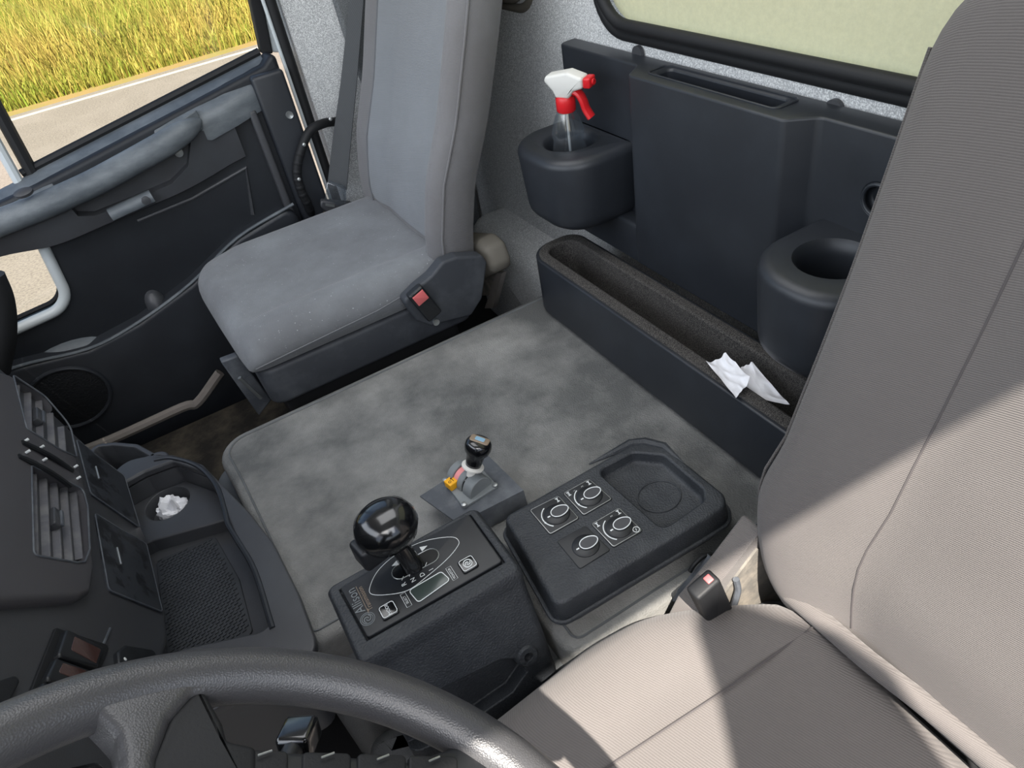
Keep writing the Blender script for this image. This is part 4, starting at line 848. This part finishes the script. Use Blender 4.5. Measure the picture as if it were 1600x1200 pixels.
# ------------------------------------------------------------------ dashboard
frF = (V((-.25, 0, 0)), V((0, 1, 0)), V((-.196, 0, .981)).normalized(), V((.981, 0, .196)).normalized())
def FU(x, y): q = PP(x, y, frF[0], frF[3])-frF[0]; return V((q.dot(frF[1]), q.dot(frF[2])))
db = thing('dashboard', 'black dashboard centre stack with air vents, lids and rocker switches', 'dashboard', (-.4, .8, 0))
ol = [(1.118, .46), (1.112, .20), (1.098, .115), (1.055, .040), (.955, .002), (.80, -.008), (.745, .000), (.70, .022), (.60, .075), (.45, .14), (.28, .16), (.28, .46)]
bm = BM(); pillow(bm, rpoly(ol, [.01, .05, .05, .06, .05, .05, .04, .03, .03, .03, .02, .01], 4), -.30, -.001, .016, .005, frF); obj('dash_shell', bm, M['plastic'], db)
bz = [FU(*p) for p in ((0, 590), (68, 628), (110, 722), (126, 782), (136, 900), (130, 934), (112, 944), (0, 952), (-120, 960), (-120, 560))]
ringb = rpoly(bz, [.01, .03, .03, .02, .01, .008, .012, .02, .01, .01], 4)
b1 = BM(); pillow(b1, ringb, -.006, .012, .008, 0, frF)
v1 = [FU(*p) for p in ((35, 737), (117, 772), (124, 800), (126, 868), (118, 888), (105, 889), (36, 878))]
v2 = [FU(*p) for p in ((8, 594), (58, 626), (98, 672), (108, 722), (82, 711), (28, 678))]
r1, r2 = rpoly(v1, [.004, .008, .02, .014, .01, .006, .004], 4), rpoly(v2, [.004, .02, .03, .006, .004, .004], 4)
cuts = []
for r in (r1, r2): c = BM(); pillow(c, r, -.055, .05, 0, 0, frF); cuts.append(c)
bm = boole(b1, cuts); obj('vent_bezel', bm, mat('bezel_plastic', '49484b', .5, .2, 700, .4, '4c4f53', .35, 12), db, bevel=.0015)
for vi, (r, vv, tabp) in enumerate(((r1, v1, (78, 812)), (r2, v2, (52, 652)))):
    vt = None
    us = [p.x for p in r]; hs_ = [p.y for p in r]
    bm = BM(); pillow(bm, offset(r, -.003), -.05, -.048, 0, 0, frF); vt = obj('air_vent', bm, M['rubber'], db)
    bm = BM(); tube(bm, [mapf(frF, p.x, p.y, .0125) for p in r], .0013, 6, True); obj('vent_rim', bm, M['greymetal'], vt)
    vm = mat('vent_vane_%d' % vi, '56565a', .5, .2, 400, .4, '8a8885', .5, 30)
    for k in range(5):
        hh = min(hs_)+(max(hs_)-min(hs_))*(k+.6)/5.4
        sp_ = []
        for j in range(len(r)):
            a, b_ = r[j-1], r[j]
            if (a.y > hh) != (b_.y > hh): sp_.append(a.x+(b_.x-a.x)*(hh-a.y)/(b_.y-a.y))
        if len(sp_) < 2: continue
        u0, u1 = min(sp_)+.001, max(sp_)-.001
        bm = BM(); vs_ = [mapf(frF, u0, hh, .006), mapf(frF, u1, hh, .006), mapf(frF, u1, hh+.013, -.016), mapf(frF, u0, hh+.013, -.016)]; slabpoly(bm, vs_, mapf(frF, 0, -.0022, 0)-frF[0]); obj('vane', bm, vm, vt, bevel=.0006)
    q = FU(*tabp); bm = BM(); box(bm, q.x-.018, q.x+.014, q.y-.007, q.y+.005, -.004, .010, .002, frF); tb = obj('vane_tab', bm, M['plastic'], vt)
    bm = BM(); box(bm, q.x-.016, q.x+.012, q.y-.009, q.y-.004, .009, .0125, .001, frF); obj('tab_cap', bm, M['greymetal'], tb)
# sliding controls between the vents
bm = BM()
for (a, b_) in (((20, 700), (100, 744)), ((14, 722), (96, 768))):
    A, B = FU(*a), FU(*b_); tube(bm, [mapf(frF, A.x+(B.x-A.x)*t, A.y+(B.y-A.y)*t, .0125+.003*math.sin(math.pi*t)) for t in np.linspace(0, 1, 8)], .0035, 8)
obj('air_slider', bm, M['satin'], db)
for p in ((25, 698), (27, 716), (50, 708), (54, 728), (104, 738), (108, 756)):
    q = FU(*p); bm = BM(); lathe(bm, [(.0018, .012), (.0018, .0172), (.001, .0174)], mapf(frF, q.x, q.y, 0), frF[3], 10); obj('slider_mark', bm, M['print'], db)
# two lids with small handles
lidm = mat('lid_plastic', '303338', .5, .3, 600, .45, '1a1b1e', .9, 26, .53, .58)
for pts, hp_ in ((((118, 687), (150, 713), (193, 745), (217, 825), (140, 772)), ((147, 731), (152, 750))), (((147, 803), (190, 830), (227, 850), (252, 957), (168, 923)), ((180, 858), (186, 884)))):
    q = [FU(*p) for p in pts]; bm = BM(); pillow(bm, rpoly(q, .005, 3), -.004, .0022, .0015, 0, frF); ld = obj('storage_lid', bm, lidm, db)
    bm = BM(); tube(bm, [mapf(frF, p.x, p.y, .0016) for p in rpoly(q, .005, 3)], .0011, 6, True); obj('lid_gap', bm, M['greymetal'], ld)
    A, B = FU(*hp_[0]), FU(*hp_[1]); bm = BM(); tube(bm, [mapf(frF, A.x, A.y, .003), mapf(frF, B.x, B.y, .003)], .0015, 8); obj('lid_handle', bm, M['metal'], ld)
# rocker switches by the wheel
rkm = mat('rocker_window', '4a3531', .15, 0, 100, .6)
bm = BM(); q = [FU(*p) for p in ((85, 982), (170, 1010), (145, 1075), (60, 1130), (30, 1120))]; pillow(bm, rpoly(q, .004, 3), -.004, .002, .001, 0, frF); obj('switch_frame', bm, M['rubber'], db)
for qs, wn_ in ((((93, 990), (152, 1018), (143, 1050), (78, 1034)), ((104, 1003), (146, 1023), (138, 1045), (98, 1024))), (((76, 1036), (138, 1058), (110, 1085), (58, 1072)), ((85, 1045), (126, 1058), (108, 1072), (78, 1060))), (((55, 1074), (104, 1090), (80, 1130), (35, 1110)), None)):
    q = [FU(*p) for p in qs]; bm = BM(); pillow(bm, rpoly(q, .004, 3), 0, .009, .003, 0, frF); rk = obj('rocker_switch', bm, M['satin'], db)
    if wn_: q = [FU(*p) for p in wn_]; bm = BM(); pillow(bm, rpoly(q, .002, 3), .008, .0096, .0005, 0, frF); obj('switch_window', bm, rkm, rk)
q = [FU(*p) for p in ((178, 1022), (190, 1012), (240, 1020), (236, 1040), (180, 1050))]; bm = BM(); pillow(bm, rpoly(q, .006, 4), -.002, .006, .003, 0, frF); bt_ = obj('push_button', bm, M['satin'], db)
bm = BM(); q = FU(188, 1035); lathe(bm, [(.0022, .005), (.0022, .0066), (.001, .0068)], mapf(frF, q.x, q.y, 0), frF[3], 10); obj('indicator_dot', bm, M['print'], bt_)
bm = BM(); q = [FU(*p) for p in ((172, 982), (160, 1010), (150, 1050))]; tube(bm, [mapf(frF, p.x, p.y, .0) for p in q], .0016, 6); obj('panel_edge', bm, M['greymetal'], db)
q = [FU(*p) for p in ((-20, 1072), (16, 1060), (24, 1070), (4, 1110), (-20, 1130))]; bm = BM(); pillow(bm, rpoly(q, .004, 4), -.002, .006, .003, 0, frF); obj('rocker_switch', bm, M['satin'], db)
# passenger's half of the dashboard
bm = BM(); box(bm, -.80, -.50, 1.10, 1.64, .0, .30, .04); obj('glovebox', bm, M['plastic'], db)
bm = BM(); tube(bm, catmull([PY(-14, 430, 1.30), PY(2, 470, 1.30), PY(6, 520, 1.30), PY(-4, 580, 1.30)], 6), .019, 12); obj('grab_rail', bm, M['rubber'], db)

# ------------------------------------------------------------------ steering wheel
WC = V((-.115, .10, .437)); WN = V((.57, 0, .82)).normalized(); WU = V((.82, 0, -.57)).normalized(); WV = V((0, 1, 0))
frW = (WC, WU, WV, WN)
def WP(x, y): q = PP(x, y, WC, WN)-WC; return V((q.dot(WU), q.dot(WV)))
st = thing('steering_wheel', 'black leather-grained steering wheel in the foreground, partly in sun', 'steering wheel', tuple(WC))
bm = BM(); tube(bm, [mapf(frW, .2085*math.cos(t), .2085*math.sin(t), 0) for t in np.linspace(0, 2*math.pi, 96, endpoint=False)], .0165, 16, True, up=WN); obj('rim', bm, M['steer'], st)
def wprism(pts, lo, hi, r, rt): b2 = BM(); pillow(b2, rpoly(pts, r, 5), lo, hi, rt, rt*.6, frW); return b2
spk = [WP(*p) for p in ((120, 1105), (330, 1062), (352, 1082), (318, 1095), (296, 1100), (262, 1140), (240, 1200), (236, 1300), (176, 1300), (184, 1200), (178, 1165), (160, 1145))]
obj('spoke', wprism(spk, -.014, .010, .006, .006), M['steer'], st, sharp=60)
ins_ = [WP(*p) for p in ((305, 1084), (318, 1090), (346, 1140), (352, 1166), (398, 1176), (398, 1260), (225, 1260), (232, 1200), (262, 1130))]
obj('spoke_insert', wprism(ins_, -.022, .006, .004, .004), M['rubber'], st)
pod = [WP(*p) for p in ((392, 1172), (480, 1176), (640, 1190), (700, 1170), (760, 1150), (850, 1196), (900, 1260), (700, 1330), (392, 1290))]
obj('spoke_pod', wprism(pod, -.03, .002, .006, .005), M['satin'], st)
for x0 in (372, 470, 556, 636):
    q = [WP(*p) for p in ((x0, 1178+(x0-372)*.03), (x0+76, 1180+(x0-372)*.03), (x0+76, 1240), (x0, 1240))]; bb = obj('wheel_button', wprism(q, .0, .004, .003, .0015), M['rubber'], st)
    m_ = WP(x0+38, 1190+(x0-372)*.03); bm = BM(); tube(bm, [mapf(frW, m_.x-.004, m_.y, .0063), mapf(frW, m_.x+.004, m_.y+.001, .0063)], .0006, 5); obj('button_mark', bm, M['metal'], bb)
hubp = [(.12*math.cos(t), .10*math.sin(t)) for t in np.linspace(0, 2*math.pi, 28, endpoint=False)]
obj('hub', wprism(hubp, -.04, .012, 0, .012), M['satin'], st)
spl = [(-.03, -.21), (.04, -.21), (.05, -.08), (-.04, -.08)]; obj('spoke', wprism(spl, -.014, .008, .01, .006), M['steer'], st)
pb = [WP(*p) for p in ((100, 1172), (160, 1160), (178, 1175), (186, 1230), (90, 1230))]; bb = obj('wheel_button', wprism(pb, -.03, -.012, .005, .004), M['gloss'], st)
bm = BM(); m_ = WP(168, 1190); tube(bm, [mapf(frW, m_.x+.003*math.cos(t), m_.y+.003*math.sin(t), -.0115) for t in np.linspace(0, 6.28, 10, endpoint=False)], .0006, 5, True); obj('button_mark', bm, M['print'], bb)
# column and stalk
cl = thing('steering_column', 'black steering column shroud under the wheel', 'steering column', tuple(WC-WN*.1))
b_ = BM(); pillow(b_, rpoly([(-.06, -.07), (.06, -.07), (.06, .07), (-.06, .07)], .02, 5), -.26, -.045, .015, 0, frW); obj('shroud', b_, M['plastic'], cl)
tipS = CAM+ray(468, 1150)*.53; rootS = mapf(frW, -.02, .06, -.10)
sk = thing('column_stalk', 'black control stalk with glossy square tip behind the steering wheel', 'stalk', tuple(tipS))
bm = BM(); tube(bm, [rootS, rootS.lerp(tipS, .5), tipS], [.011, .009, .008], 10); obj('stalk_arm', bm, M['satin'], sk)
ax = (tipS-rootS).normalized(); s1 = ax.cross(V((0, 0, 1))).normalized(); bm = BM(); box(bm, -.013, .013, -.010, .010, -.014, .012, .004, (tipS, s1, s1.cross(ax), ax)); obj('stalk_tip', bm, M['gloss'], sk)
